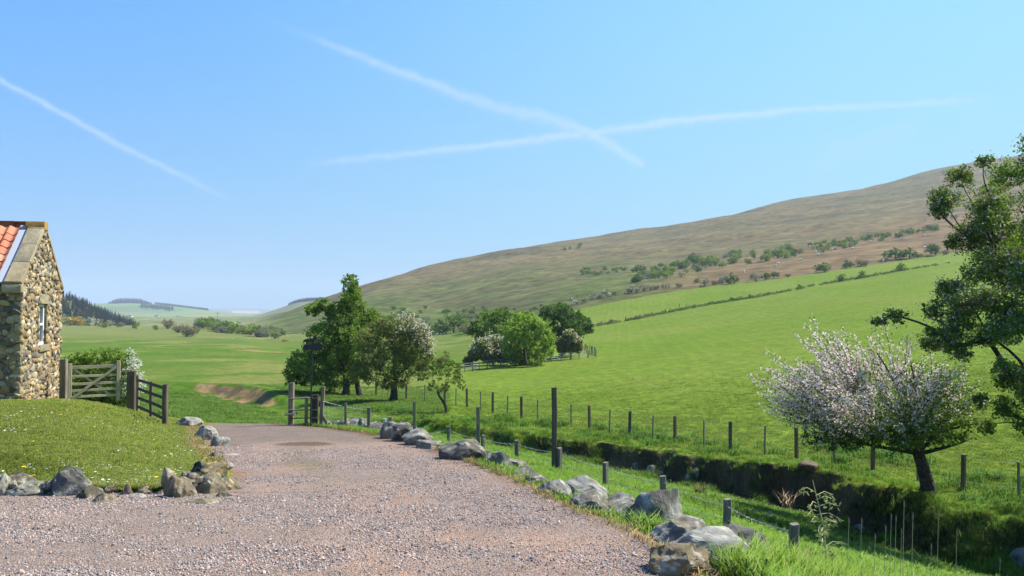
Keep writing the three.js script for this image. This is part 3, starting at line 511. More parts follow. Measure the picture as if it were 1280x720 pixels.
  // window
  const wl = mesh('lintel', roundBox(0.3, 0.3, win.a1 - win.a0 + 0.24, 0.015, 3), M.dressed, house); wl.position.set(-0.105, win.y1 + 0.152, -(win.a0 + win.a1) / 2);
  const wi = thing('x', '', '', V(0, 0, 0)); scene.remove(wi); wi.name = 'window'; wi.userData = {}; house.add(wi); taken.x = 0;
  const wa = (win.a0 + win.a1) / 2, wy = (win.y0 + win.y1) / 2, ww = win.a1 - win.a0, wh = win.y1 - win.y0;
  const sill = mesh('sill', roundBox(0.42, 0.2, ww + 0.22, 0.015, 4), M.dressed, wi); sill.position.set(-0.13, win.y0 - 0.1, -wa);
  const bar = (w, h, d, y, z, x = -0.11) => { const b = mesh('frame', new THREE.BoxGeometry(d, h, w), M.white, wi); b.position.set(x, y, z); };
  bar(0.08, wh - 0.004, 0.08, wy, -(win.a0 + 0.042)); bar(0.08, wh - 0.004, 0.08, wy, -(win.a1 - 0.042)); bar(ww - 0.17, 0.08, 0.079, win.y0 + 0.042, -wa); bar(ww - 0.17, 0.07, 0.079, win.y1 - 0.037, -wa); bar(ww - 0.17, 0.055, 0.075, wy, -wa); bar(0.03, wh - 0.16, 0.05, wy, -wa);
  for (const [dy, dz] of [[1, 1], [1, -1], [-1, 1], [-1, -1]]) { const p = mesh('pane', new THREE.BoxGeometry(0.01, wh / 2 - 0.08, ww / 2 - 0.1), M.glass, wi); p.position.set(-0.125, wy + (dy * (wh / 2 - 0.02)) / 2, -wa + (dz * (ww / 2 - 0.06)) / 2); }
  // coping slabs up both rakes of the gable and the cap
  const cop = (s0, s1, far, k) => { const g = roundBox(0.44, 0.13, s1 - s0 - 0.012, 0.018, 20 + k), o = mesh('coping_stone', g, k % 3 === 0 ? (M.cop2 ??= std({ color: rgb(0.36, 0.29, 0.17), map: stoneTex, bumpMap: stoneBump, bumpScale: 0.006 })) : M.dressed, house), m = (s0 + s1) / 2, zz = far ? -W + 0 + Math.cos(slope) * m : -Math.cos(slope) * m; o.rotation.x = far ? -slope : slope; o.position.set(-0.17, EV + Math.sin(slope) * m + 0.06, zz); };
  [[-0.22, 0.8], [0.8, 1.75], [1.75, 2.66], [2.66, run - 0.12]].forEach(([a, b], k) => { if (b > a + 0.05) { cop(a, b, false, k); cop(a, b, true, k + 1); } });
  const cap = mesh('apex_stone', roundBox(0.53, 0.26, 0.42, 0.02, 77), M.lichen ??= std({ color: rgb(0.42, 0.24, 0.06), map: stoneTex, bumpMap: stoneBump, bumpScale: 0.01 }), house); cap.position.set(-0.2, AP + 0.03, -W / 2); cap.userData.label = 'apex stone covered in orange lichen';
  const kn = mesh('kneeler_stone', roundBox(0.5, 0.24, 0.4, 0.02, 78), M.dressed, house); kn.position.set(-0.2, EV - 0.2, 0.0);
  // roof
  const roof = new THREE.Group(); roof.name = 'roof'; house.add(roof);
  const deckG = new THREE.BoxGeometry(L - 0.5, 0.05, run + 0.2);
  for (const f of [0, 1]) { const d = mesh('roof_deck', deckG, M.woodDark, roof); const m = (run - 0.2) / 2 - 0.02; d.rotation.x = f ? -slope : slope; d.position.set(-0.48 - (L - 0.5) / 2, EV + Math.sin(slope) * m - 0.035, f ? -W + Math.cos(slope) * m : -Math.cos(slope) * m); }
  const fl = mesh('flashing', new THREE.BoxGeometry(0.26, 0.02, run + 0.1), M.lead, roof); { const m = (run - 0.1) / 2; fl.rotation.x = slope; fl.position.set(-0.5, EV + Math.sin(slope) * m + 0.03, -Math.cos(slope) * m + 0.015); }
  const TW = 0.27, TL = 0.36; const prof = Array.from({ length: 9 }, (_, k) => { const t = k / 8; return [(t - 0.5) * (TW + 0.03), 0.04 * Math.cos(t * Math.PI * 2 - 0.6)]; });
  const tile = (() => { const P = [], I = []; for (const [z, lift] of [[0.5, 0.028], [-0.5, 0]]) for (const th of [0, -0.016]) for (const [x, y] of prof) P.push(x, y + lift + th, z * (TL + 0.07)); const q = (a, b, c, d) => I.push(a, b, c, b, d, c); for (let k = 0; k < 8; k++) { q(k, k + 1, 18 + k, 19 + k); q(28 + k, 27 + k, 10 + k, 9 + k); q(9 + k, 10 + k, k, k + 1); } const g = new THREE.BufferGeometry(); g.setAttribute('position', new THREE.Float32BufferAttribute(P, 3)); g.setIndex(I); return toCreasedNormals(g, 0.7); })();
  const rowsN = Math.floor((run + 0.12) / TL), tr = rng(8);
  for (let c = 0; c < 27; c++) for (let k = 0; k < rowsN; k++) { const o = mesh('pantile', tile, [M.tile, M.tile, M.tileB, M.tileC][Math.floor(tr() * 4)], roof), m = -0.12 + TL * (k + 0.5); o.rotation.set(slope + 0.03 * (tr() - 0.5), 0, 0); o.position.set(-0.74 - c * TW, EV + Math.sin(slope) * m + 0.055, -Math.cos(slope) * m + 0.03); }
  { const s = new Soup(); for (let c = 0; c < 27; c++) for (let k = 0; k < rowsN; k++) { const m = -0.12 + TL * (k + 0.5); s.geo(tile, place(-0.74 - c * TW, EV + Math.sin(slope) * m + 0.055, -W + Math.cos(slope) * m - 0.03, -slope, Math.PI, 0)); } const o = mesh('back_tiles', s.build(), M.tileB, roof); o.userData.kind = 'stuff'; }
  const rt = new THREE.CylinderGeometry(0.14, 0.15, 0.44, 12, 1, false, 0, Math.PI);
  for (let c = 0; c < 17; c++) { const o = mesh('ridge_tile', rt, c % 3 ? M.tile : M.tileB, roof); o.rotation.set(0, 0, Math.PI / 2); o.rotation.order = 'ZYX'; o.rotation.set(Math.PI / 2 * 0, 0, Math.PI / 2); o.position.set(-0.6 - c * 0.43, AP + 0.02, -W / 2); o.rotation.set(-Math.PI / 2, 0, Math.PI / 2); o.rotation.order = 'XYZ'; }
  const gut = mesh('gutter', new THREE.CylinderGeometry(0.055, 0.055, L - 1, 8), M.iron, house); gut.rotation.z = Math.PI / 2; gut.position.set(-0.6 - (L - 1) / 2, EV - 0.14, 0.19);
  const gut2 = mesh('gutter', new THREE.CylinderGeometry(0.055, 0.055, L - 0.6, 8), M.iron, house); gut2.rotation.z = Math.PI / 2; gut2.position.set(0.05 - (L - 0.6) / 2, EV - 0.18, -W - 0.16);
}
function roundBox(w, h, d, b, seed = 1) {                                       // a dressed block with worn, slightly uneven edges
  const q = rng(seed), g = new THREE.BoxGeometry(w, h, d, 3, 3, 3), p = g.attributes.position, key = {};
  for (let i = 0; i < p.count; i++) {
    const v = [p.getX(i), p.getY(i), p.getZ(i)], k = v.map((x) => x.toFixed(3)).join(); key[k] ??= [q(), q(), q()].map((x) => (x - 0.5) * b * 0.7);
    const half = [w / 2, h / 2, d / 2], e = v.map((x, z) => (Math.abs(x) > half[z] - 1e-4 ? 1 : 0)), n = e[0] + e[1] + e[2];
    const s = v.map((x, z) => { let y = x; if (!e[z]) y = Math.sign(x) * (half[z] - b); if (n > 1 && e[z]) y -= Math.sign(x) * b * 0.45; return y + key[k][z]; }); p.setXYZ(i, ...s);
  }
  const u = g.attributes.uv; for (let i = 0; i < u.count; i++) u.setXY(i, u.getX(i) * Math.max(w, d) + seed * 0.13, u.getY(i) * Math.max(h, d) + seed * 0.29);
  return toCreasedNormals(g, 0.6);
}

// ---------------------------------------------------------------- gate and the rails beside the house
{
  const gpost = (x, D, w, h, m, label, seed) => { const [u] = sight(x, 490), p = onGround(u * D, D); p.y -= 0.06; const t = thing('gate_post', label, 'gate post', p, 0.3); mesh('post', timber(w, h + 0.06, w, seed), m, t); return p; };
  gpost(79, 24.9, 0.2, 1.3, M.woodGrey, 'square grey timber gate post standing against the stone gable', 3);
  gpost(164.5, 25.6, 0.26, 1.25, M.woodPole, 'thick dark timber gate post between the gate and the side rails', 4);
  const u0 = sight(87, 490)[0], D0 = 24.7, a = V(u0 * D0, 0, -D0), turn = 0.55, len = 1.36; // hung from its left end
  a.y = Math.max(H(a.x, D0), H(a.x + len * Math.cos(turn), D0 + len * Math.sin(turn))) - 0.12;
  const g = thing('field_gate', 'pale weathered five barred wooden gate with crossed braces beside the house', 'gate', a, turn);
  beam('stile', V(0, 0.05, 0), V(0, 1.27, 0), 0.11, 0.07, M.woodPale, g, 2); beam('stile', V(len, 0.05, 0), V(len, 1.32, 0), 0.11, 0.08, M.woodPale, g, 3);
  [0.22, 0.42, 0.62, 0.86, 1.14].forEach((y, k) => beam('bar', V(0.06, y, 0), V(len - 0.06, y + 0.01, 0), k === 4 ? 0.1 : 0.075, 0.03, M.woodPale, g, 5 + k));
  beam('brace', V(0.08, 0.2, 0.034), V(len - 0.08, 1.12, 0.034), 0.075, 0.025, M.woodPale, g, 12); beam('brace', V(0.12, 1.08, -0.034), V(len * 0.86, 0.2, -0.034), 0.065, 0.025, M.woodPale, g, 13);
  // short rails from gate to the dark post
  const b = V(a.x + (len + 0.06) * Math.cos(turn), a.y, a.z - (len + 0.06) * Math.sin(turn)); const sr = thing('side_rails', 'short run of pale wooden rails joining the gate to the dark post', 'fence', b, turn * 0.4);
  [0.2, 0.5, 0.72, 0.98].forEach((y, k) => beam('rail', V(0.02, y, -0.02), V(0.34, y, -0.02), 0.07, 0.03, M.woodPale, sr, 31 + k));
  // hurdle that comes towards the drive
  const A = onGround(sight(172, 505)[0] * 25.1, 25.1), B = onGround(sight(206.5, 505)[0] * 21.6, 21.6); A.y -= 0.05;
  const hf = thing('rail_fence', 'dark four railed wooden fence panel running from the gate towards the drive', 'fence', A), dv = B.clone().sub(A); dv.y = B.y - 0.05 - A.y;
  const on = (t, y) => V(dv.x * t, dv.y * t + y, dv.z * t);
  beam('post', on(0, 0), on(0, 1.2), 0.09, 0.09, M.woodGrey, hf, 41); beam('post', on(0.52, 0), on(0.52, 1.12), 0.08, 0.07, M.woodPole, hf, 42); beam('post', on(1, 0), on(1, 1.16), 0.13, 0.13, M.woodPole, hf, 43);
  [0.22, 0.5, 0.78, 1.05].forEach((y, k) => beam('rail', on(0.015, y), on(0.985, y), 0.03, 0.085, M.woodDark, hf, 45 + k));
}

// ---------------------------------------------------------------- stile, leaning pole and sign by the end of the drive
{
  const D = 24.4, px = D / FPX, base = onGround(sight(382, 528)[0] * D, D), X = (x) => (x - 382) * px;
  const st = thing('wooden_stile', 'weathered grey timber stile of posts and rails at the end of the drive', 'stile', base);
  beam('post', V(X(364), -0.1, 0), V(X(364), 1.38, 0), 0.16, 0.14, M.wood, st, 51); beam('post', V(X(383), -0.1, 0.05), V(X(383.5), 0.95, 0.05), 0.09, 0.08, M.wood, st, 52); beam('post', V(X(393), -0.1, -0.05), V(X(393), 1.0, -0.05), 0.2, 0.16, M.woodDark, st, 53);
  [[0.9, 0.09], [0.55, 0.08], [0.3, 0.07], [0.1, 0.08]].forEach(([y, w], k) => beam('rail', V(X(362), y, 0.09), V(X(398), y + 0.02, 0.09), 0.035, w, M.wood, st, 55 + k));
  const step = mesh('step', timber(0.34, 0.05, 0.3, 7), M.wood, st); step.position.set(X(366), 0.42, 0.2);
  const pb = onGround(sight(401, 528)[0] * D, D); pb.y -= 0.06; const pole = thing('leaning_post', 'slim pale post leaning beside the stile with a short prop', 'post', pb);
  beam('post', V(0, 0, 0), V(0.07, 1.36, 0), 0.11, 0.1, M.wood, pole, 61); beam('prop', V(0.3, 0.02, 0.08), V(0.08, 0.46, 0.06), 0.09, 0.06, M.wood, pole, 62);
  const sb = onGround(sight(391, 528)[0] * D, D - 0.25); sb.y -= 0.1; const sg = thing('sign', 'dark metal sign on a thin pole with an animal cut-out standing on its board', 'sign', sb);
  const top = EYE + D * sight(393, 437)[1] - sb.y;
  const s = new Soup().tube([V(0, 0, 0), V(0.01, top * 0.5, 0), V(0.015, top + 0.05, 0)], [0.028, 0.026, 0.024], 8); mesh('pole', s.build(), M.iron, sg);
  const bd = new THREE.Shape(); bd.moveTo(-0.26, 0); bd.lineTo(0.33, -0.02); bd.lineTo(0.33, 0.14); bd.quadraticCurveTo(0.24, 0.26, 0.12, 0.16); bd.lineTo(-0.24, 0.13); bd.closePath();
  const board = mesh('board', new THREE.ExtrudeGeometry(bd, { depth: 0.03, bevelEnabled: true, bevelSize: 0.006, bevelThickness: 0.006, bevelSegments: 2 }), M.iron, sg); board.position.set(0.01, top + 0.02, -0.015);
  const an = new THREE.Shape(); [[-0.24, 0.2], [-0.2, 0.31], [-0.1, 0.345], [0.06, 0.335], [0.1, 0.4], [0.13, 0.45], [0.17, 0.4], [0.22, 0.375], [0.17, 0.34], [0.12, 0.27], [0.11, 0.16], [0.08, 0.16], [0.07, 0.235], [-0.06, 0.24], [-0.1, 0.15], [-0.13, 0.15], [-0.13, 0.25], [-0.18, 0.24]].forEach(([x, y], k) => (k ? an.lineTo(x, y) : an.moveTo(x, y)));
  const cut = mesh('animal_silhouette', new THREE.ExtrudeGeometry(an, { depth: 0.018, bevelEnabled: false }), M.iron, sg); cut.position.set(-0.03, top + 0.0, -0.009);
}

// ---------------------------------------------------------------- fences
function wireFence(name, label, pts, hgt, opt = {}) {
  const { thick = 0.1, thin = 0.06, wires = [0.25, 0.55, 0.85], mats = [M.woodPole, M.woodGrey], every = 2, wr = 0.004, sink = 0.12, jitter = 0.05, seed = 1, group } = opt;
  const r = rng(seed), f = thing(name, label, 'fence', pts[0].clone(), 0, group), o = pts[0], tops = [];
  const thickG = timber(thick, hgt + sink, thick, seed), thinG = timber(thin, hgt * 0.95 + sink, thin, seed + 1);
  pts.forEach((p, k) => { const big = k % every === 0, q = mesh('post', big ? thickG : thinG, mats[big ? 0 : 1], f); q.position.set(p.x - o.x, p.y - o.y - sink, p.z - o.z); q.rotation.set((r() - 0.5) * jitter, r() * 0.6, (r() - 0.5) * jitter); const b = p.clone().sub(o); tops.push(b); });
  for (const w of wires) { const s = new Soup(); for (let k = 0; k + 1 < tops.length; k++) { const a = tops[k].clone(), b = tops[k + 1].clone(); a.y += hgt * w; b.y += hgt * w; s.tube(sag(a, b, 0.02 + 0.03 * r(), 3), [wr, wr, wr, wr], 4, [1, 1, 1], false); } mesh('wire', s.build(), M.wire, f); }
  return f;
}
const gp = (list, from) => list.map(([x, y]) => ground(x, y, from));
wireFence('field_fence', 'long post and wire fence along the foot of the green pasture beyond the stream', gp([[470, 495], [485, 497], [508, 500], [531, 502], [556, 505], [570, 507], [584, 509], [601, 513], [616, 516], [634, 520], [652, 523], [672, 526], [694, 530], [714, 533], [737, 537], [762, 541], [787, 546], [816, 551], [844, 554], [880, 559], [913, 563], [956, 568], [996, 573], [1043, 579], [1091, 588], [1147, 601], [1204, 615], [1274, 624], [1350, 640]], 22), 1.15, { thick: 0.115, thin: 0.06, wires: [0.3, 0.6, 0.92], seed: 4, wr: 0.003 });
wireFence('enclosure_fence', 'weathered low fence round the clump of trees out in the pasture', gp([[575, 466], [581, 465], [591, 464], [599, 463], [609, 461], [617, 460], [626, 459], [634, 458], [641, 457.5], [649, 456.5], [662, 455], [676, 454], [689, 452.5], [701, 451], [713, 450], [724, 449], [735, 447.5], [745, 446.5]], 60), 1.1, { thick: 0.13, thin: 0.09, mats: [M.woodGrey, M.woodGrey], wires: [0.3, 0.5, 0.7, 0.92], wr: 0.012, seed: 9 });
{
  const pts = gp([[738, 444], [741, 445.5], [743, 446]], 60); // leaning pales at the corner of the enclosure
  const r = rng(3), f = thing('pale_fence', 'short cluster of leaning grey pales at the corner of the tree enclosure', 'fence', ground(736, 444, 60)), o = f.position;
  for (let k = 0; k < 12; k++) { const x = 730 + k * 1.25, p = ground(x, 441 + k * 0.4, 60), q = mesh('pale', timber(0.09, 1.1 + r() * 0.5, 0.06, 70 + k), M.woodGrey, f); q.position.copy(p).sub(o); q.position.y -= 0.1; q.rotation.set((r() - 0.5) * 0.3, r(), (r() - 0.5) * 0.3); }
}
{ // short stumpy fence on the near bank, some stumps carry a tall pole
  const pts = [[460, 527], [489, 530], [523, 523], [560, 536], [603, 541], [646, 556], [700, 578], [757, 602], [830, 630], [908, 657], [991, 688]];
  const P = pts.map(([x, y], k) => { const Ds = [24.6, 24.3, 25.5, 25, 24, 21, 18.6, 16.4, 13.9, 12, 10.2]; return onGround(sight(x, y)[0] * Ds[k], Ds[k]); });
  const f = thing('bank_fence', 'low fence of stumpy grey posts and barbed wire on the near bank', 'fence', P[0].clone()), o = P[0], r = rng(22);
  const hs = [0.8, 0.6, 0.35, 0.55, 0.55, 0.52, 0.56, 0.54, 0.56, 0.5, 0.48];
  P.forEach((p, k) => { const q = mesh('post', timber(0.1, hs[k] + 0.25, 0.1, 80 + k), M.woodGrey, f); q.position.copy(p).sub(o); q.position.y -= 0.2; q.rotation.set((r() - 0.5) * 0.1, r(), (r() - 0.5) * 0.1); });
  for (const w of [0.9, 0.5]) { const s = new Soup(); for (let k = 0; k + 1 < P.length; k++) { const a = P[k].clone().sub(o), b = P[k + 1].clone().sub(o); a.y += hs[k] * w; b.y += hs[k + 1] * w; const line = sag(a, b, 0.05, 8); s.tube(line, line.map(() => 0.0045), 4, [1, 1, 1], false); if (w > 0.8) for (let q = 0; q < 24; q++) { const t = (q + 0.5) / 24, c = a.clone().lerp(b, t); c.y -= 0.05 * 4 * t * (1 - t); const d = V(r() - 0.5, r() - 0.5, r() - 0.5).normalize().multiplyScalar(0.03); s.tube([c.clone().sub(d), c.clone().add(d)], [0.0025, 0.0025], 3, [1, 1, 1], false); } } mesh('barbed_wire', s.build(), M.wire, f); }
  [[2, 1.28, 0.09, 520, 'slim tall post standing behind the drive stones near the thorn tree'], [4, 1.42, 0.1, 599, 'tall grey post beside a stump where the stream gully begins'], [6, 1.98, 0.11, 696.5, 'tallest single pole on the near bank, tied to a stump']].forEach(([k, h, w, x, label]) => { const p = P[k].clone(); p.x -= 0.13; p.y = H(p.x, -p.z) - 0.25; const t = thing('tall_post', label, 'post', p, 0.4); mesh('post', timber(w, h + 0.25, w * 0.8, 100 + k), k === 6 ? M.woodPole : M.woodGrey, t); });
  // netting between the leaning post and the first stump
  const A = onGround(sight(404, 528)[0] * 24.3, 24.3), B = P[0], N = thing('netting_fence', 'sagging wire netting between the leaning post and a grey stump', 'fence', A.clone()), s = new Soup(), d = B.clone().sub(A);
  for (let k = 0; k <= 12; k++) { const t = k / 12, b = V(d.x * t, d.y * t, d.z * t); s.tube([b.clone().setY(b.y + 0.02), b.clone().setY(b.y + 0.86)], [0.0035, 0.0035], 3, [1, 1, 1], false); }
  for (let k = 0; k < 7; k++) { const y = 0.04 + 0.135 * k, l = sag(V(0, y, 0), V(d.x, d.y + y * 0.9, d.z), 0.04, 6); s.tube(l, l.map(() => (k === 6 ? 0.008 : 0.0035)), 3, [1, 1, 1], false); }
  mesh('netting', s.build(), M.wire, N); const mp = onGround(A.x + d.x * 0.5, -(A.z + d.z * 0.5)); const q = mesh('post', timber(0.07, 1.05, 0.06, 99), M.wood, N); q.position.copy(mp).sub(A); q.position.y -= 0.15;
  const mk = onGround(sight(481, 530)[0] * 24.2, 24.2); mk.y -= 0.1; const mt = thing('marker_post', 'small pale blue grey marker post behind the drive stones', 'post', mk); mesh('post', timber(0.075, 0.66, 0.07, 4), std({ color: rgb(0.45, 0.5, 0.55) }), mt);
}

// ---------------------------------------------------------------- boulders
const ROCKS = [];
function boulder(px, py, wpx, hpx, o = {}) {
  const r = rng(Math.round(px * 131 + py * 7)), p = o.D ? onGround(sight(px, py)[0] * o.D, o.D) : ground(px, py), D = -p.z, w = (wpx * D) / FPX * (px < 300 ? 1.02 : 1.2), h = (hpx * D) / FPX * (px < 300 ? 1.0 : 1.28), det = wpx > 30 ? 9 : wpx > 18 ? 6 : 4;
  const g = mergeVertices(new THREE.IcosahedronGeometry(1, det).deleteAttribute('normal').deleteAttribute('uv')), P = g.attributes.position, col = new Float32Array(P.count * 3), uv = new Float32Array(P.count * 2), sd = r() * 50;
  const cuts = Array.from({ length: 12 }, () => ({ n: V(r() - 0.5, r() - 0.35, r() - 0.5).normalize(), d: 0.55 + 0.33 * r() })), v = V(), tone = o.tone ?? [0.24, 0.22, 0.19], dep = 0.75 + 0.3 * r();
  for (let i = 0; i < P.count; i++) {
    v.fromBufferAttribute(P, i); const dir = v.clone();
    for (const c of cuts) { const k = v.dot(c.n); if (k > c.d) v.addScaledVector(c.n, (c.d - k) * 0.88); }
    const n = (fbm(dir.x * 1.7 + sd, dir.y * 1.7, dir.z * 1.7 + 9.1, 4) - 0.5) * 0.42 + (fbm(dir.x * 6 + sd, dir.y * 6, dir.z * 6 + 3.3, 3) - 0.5) * 0.13; v.addScaledVector(dir, n);
    P.setXYZ(i, v.x * w * 0.56, v.y * h * 0.78 + h * 0.3, v.z * w * 0.5 * dep);
    const a = fbm(dir.x * 2.4 + sd, dir.y * 2.4, dir.z * 2.4 + 5.5, 4), li = fbm(dir.x * 3.1, dir.y * 3.1 + sd, dir.z * 3.1 + 2.2, 4), k = 0.7 + 0.6 * a;
    let c = tone.map((t) => t * k * 0.78); c = mixc(c, o.moss ?? [0.22, 0.17, 0.08], smooth(0.5, 0.68, a) * (o.mossy ?? 0.45)); c = mixc(c, [0.5, 0.48, 0.43], smooth(0.62 - (o.white ?? 0) * 0.1, 0.65 - (o.white ?? 0) * 0.1, li) * 0.62); if (o.orange) c = mixc(c, [0.5, 0.3, 0.03], smooth(0.58, 0.63, li) * (dir.y > 0 ? 0.7 : 0.1) * Math.min(1, o.orange));
    col.set(c, i * 3); const ax = Math.abs(dir.y) > 0.6; uv[i * 2] = (ax ? v.x : Math.atan2(v.x, v.z) * 0.6) * w * 0.9 + sd; uv[i * 2 + 1] = (ax ? v.z : v.y) * w * 0.9;
  }
  g.setAttribute('color', new THREE.BufferAttribute(col, 3)); g.setAttribute('uv', new THREE.BufferAttribute(uv, 2));
  const gg = toCreasedNormals(g, 0.62), m = mesh(o.name ?? 'boulder', gg, M.rock); m.position.copy(p); m.position.y -= h * 0.04; m.rotation.y = r() * 0.5 - 0.25;
  tag(m, o.label ?? 'small weathered grey stone in the edging row along the drive', 'stone', o.group ?? 'stones edging the right side of the drive'); ROCKS.push([p.x, D, w * 0.5]); return m;
}
{
  const G = 'stones edging the right side of the drive';
  boulder(848, 716, 62, 32, { tone: [0.27, 0.2, 0.11], mossy: 0.7, label: 'ochre stained wedge of rock lying in front of the pale flat-topped boulder' });
  boulder(880, 700, 82, 34, { tone: [0.36, 0.345, 0.31], white: 0.9, mossy: 0.15, label: 'pale lichen-bleached flat-topped boulder at the near end of the edging row' });
  boulder(928, 700, 66, 32, { tone: [0.19, 0.175, 0.155], label: 'dark grey slab half sunk in long grass behind the pale flat-topped boulder' });
  boulder(852, 684, 64, 32, { tone: [0.22, 0.2, 0.18], label: 'rounded grey boulder between the tall lichened boulder and the pale flat-topped one' });
  boulder(818, 668, 62, 52, { tone: [0.23, 0.21, 0.185], white: 0.75, label: 'tallest peaked boulder with white lichen patches in the edging row' });
  boulder(772, 650, 50, 26, { tone: [0.25, 0.235, 0.21], white: 0.5, label: 'low humped stone beside the tallest peaked boulder' });
  boulder(738, 642, 44, 22, { tone: [0.2, 0.19, 0.17], label: 'dark faced low stone under the big rounded pale boulder' });
  boulder(726, 629, 52, 26, { tone: [0.32, 0.3, 0.265], white: 0.8, label: 'big rounded pale boulder set back in the grass edge' });
  boulder(692, 622, 34, 18, { tone: [0.3, 0.28, 0.25], white: 0.4, label: 'flat pale stone next to the big rounded pale boulder' });
  boulder(577, 573, 44, 20, { tone: [0.16, 0.145, 0.125], label: 'large dark angular block midway along the edging row' });
  for (const [x, y, w, h] of [[670, 609, 38, 15], [650, 599, 32, 12], [641, 591, 28, 16], [624, 589, 26, 20], [607, 582, 24, 15], [594, 579, 20, 13], [555, 563, 26, 8], [538, 560, 30, 10], [522, 556, 30, 15], [505, 552, 28, 17], [490, 548, 22, 17], [476, 544, 20, 14], [465, 541, 18, 14], [454, 538.5, 17, 13], [443, 537, 15, 12], [431, 535.5, 14, 10], [420, 534.5, 14, 7], [409, 533.5, 12, 6], [398, 533, 13, 5], [513, 545, 18, 10], [484, 541, 16, 9], [458, 534, 10, 8]]) boulder(x, y, w, h, { tone: [[0.19, 0.175, 0.155], [0.26, 0.235, 0.2], [0.32, 0.29, 0.25], [0.15, 0.135, 0.12]][Math.round(x * 7 + y) % 4], white: (x * 13 % 7) / 9, group: G });
  boulder(880, 716, 26, 10, { tone: [0.3, 0.26, 0.2], label: 'small loose stone lying before the ochre wedge of rock', name: 'boulder' });
  const GL = 'stones edging the lawn', small = 'small brown stone in the rockery at the corner of the lawn';
  boulder(4, 618, 32, 26, { tone: [0.34, 0.32, 0.28], group: GL, label: 'smooth pale grey stone at the house end of the lawn edging' });
  boulder(32, 622, 44, 16, { tone: [0.31, 0.29, 0.24], white: 0.3, group: GL, label: 'long flat pale stone lying before a mossy hump on the lawn edge' });
  boulder(24, 607, 46, 16, { tone: [0.2, 0.17, 0.1], mossy: 0.9, group: GL, label: 'mossy brown hump behind the long flat pale stone' });
  boulder(87, 620, 54, 38, { tone: [0.15, 0.15, 0.155], mossy: 0.5, group: GL, label: 'biggest dark blue-grey boulder with a mossy crown on the lawn edge' });
  boulder(62, 612, 22, 10, { tone: [0.13, 0.13, 0.13], group: GL, label: 'small black stone tucked beside the biggest dark boulder' });
  boulder(80, 621, 24, 16, { tone: [0.28, 0.24, 0.15], group: GL, label: 'round olive brown stone at the foot of the biggest dark boulder' });
  boulder(112, 628, 30, 22, { tone: [0.13, 0.11, 0.07], mossy: 0.6, group: GL, label: 'dark triangular stone with brown moss beside the biggest boulder' });
  boulder(132, 634, 34, 18, { tone: [0.32, 0.25, 0.15], mossy: 0.6, group: GL, label: 'low sandy brown stone right of the dark triangular one' });
  boulder(160, 624, 14, 22, { tone: [0.3, 0.2, 0.16], group: GL, label: 'small upright reddish stone in the bare edge of the lawn' });
  boulder(174, 628, 22, 11, { tone: [0.5, 0.45, 0.38], white: 0.9, group: GL, label: 'small whitish stone beside the upright reddish stone' });
  boulder(212, 612, 18, 28, { tone: [0.33, 0.28, 0.19], group: GL, label: 'slim upright tan stone at the left of the rockery' });
  boulder(225, 626, 34, 34, { tone: [0.25, 0.2, 0.14], orange: 0.4, group: GL, label: 'mottled brown boulder with rusty lichen in the rockery' });
  boulder(262, 622, 32, 32, { tone: [0.36, 0.29, 0.19], group: GL, label: 'pointed tan boulder in the middle of the rockery' });
  boulder(248, 635, 44, 15, { tone: [0.36, 0.29, 0.19], group: GL, label: 'low flat tan boulder lying before the pointed one' });
  boulder(285, 618, 28, 24, { tone: [0.29, 0.23, 0.13], orange: 0.25, group: GL, label: 'squat mossy tan boulder at the drive side of the rockery' });
  boulder(249, 594, 20, 20, { tone: [0.07, 0.065, 0.06], mossy: 0.2, group: GL, label: 'near-black boulder at the top of the rockery' });
  boulder(269, 595, 32, 18, { tone: [0.28, 0.22, 0.12], orange: 1.2, group: GL, label: 'stone capped with orange lichen beside the black boulder' });
  for (const [x, y, w, h] of [[243, 618, 20, 16], [240, 602, 18, 12], [258, 603, 16, 9], [281, 627, 20, 12], [270, 606, 18, 10], [232, 600, 14, 12], [279, 605, 16, 9], [236, 612, 16, 14], [252, 612, 18, 14], [294, 606, 14, 10], [220, 604, 14, 10], [268, 614, 16, 12], [290, 628, 16, 8]]) boulder(x, y, w, h, { tone: [[0.16, 0.13, 0.09], [0.33, 0.27, 0.18], [0.25, 0.2, 0.13]][x % 3], group: GL, label: small });
  boulder(237, 533, 28, 12, { tone: [0.38, 0.36, 0.33], white: 0.9, group: GL, label: 'furthest low white lichened stone on the lawn edge by the hurdle' });
  boulder(257, 549, 30, 20, { tone: [0.36, 0.34, 0.31], white: 1, group: GL, label: 'long white lichened boulder on the upper lawn edge' });
  boulder(276, 561, 22, 20, { tone: [0.34, 0.32, 0.3], white: 1.1, group: GL, label: 'whitest blotched boulder above the bare earth of the lawn edge' });
  boulder(288, 573, 26, 6, { tone: [0.42, 0.38, 0.33], white: 0.6, group: GL, label: 'thin pale slab lying at the drive edge under the white boulders' });
  boulder(272, 572, 16, 9, { tone: [0.2, 0.16, 0.12], group: GL, label: 'dark brown stone behind the thin pale slab' });
  boulder(281, 584, 18, 8, { tone: [0.32, 0.31, 0.3], group: GL, label: 'small grey stone between the pale slab and the rockery' });
  for (const [x, y, w, h] of [[146, 633, 20, 9], [188, 628, 14, 8], [200, 624, 18, 12], [122, 637, 16, 8], [52, 624, 18, 9], [96, 628, 16, 8], [208, 630, 16, 9], [152, 624, 14, 8], [182, 620, 16, 8], [66, 622, 14, 9], [136, 622, 18, 9], [15, 612, 18, 10]]) boulder(x, y, w, h, { tone: [[0.2, 0.16, 0.1], [0.3, 0.24, 0.16], [0.26, 0.2, 0.14]][x % 3], group: GL, label: 'small half-buried stone in the bare earth edge of the lawn' });
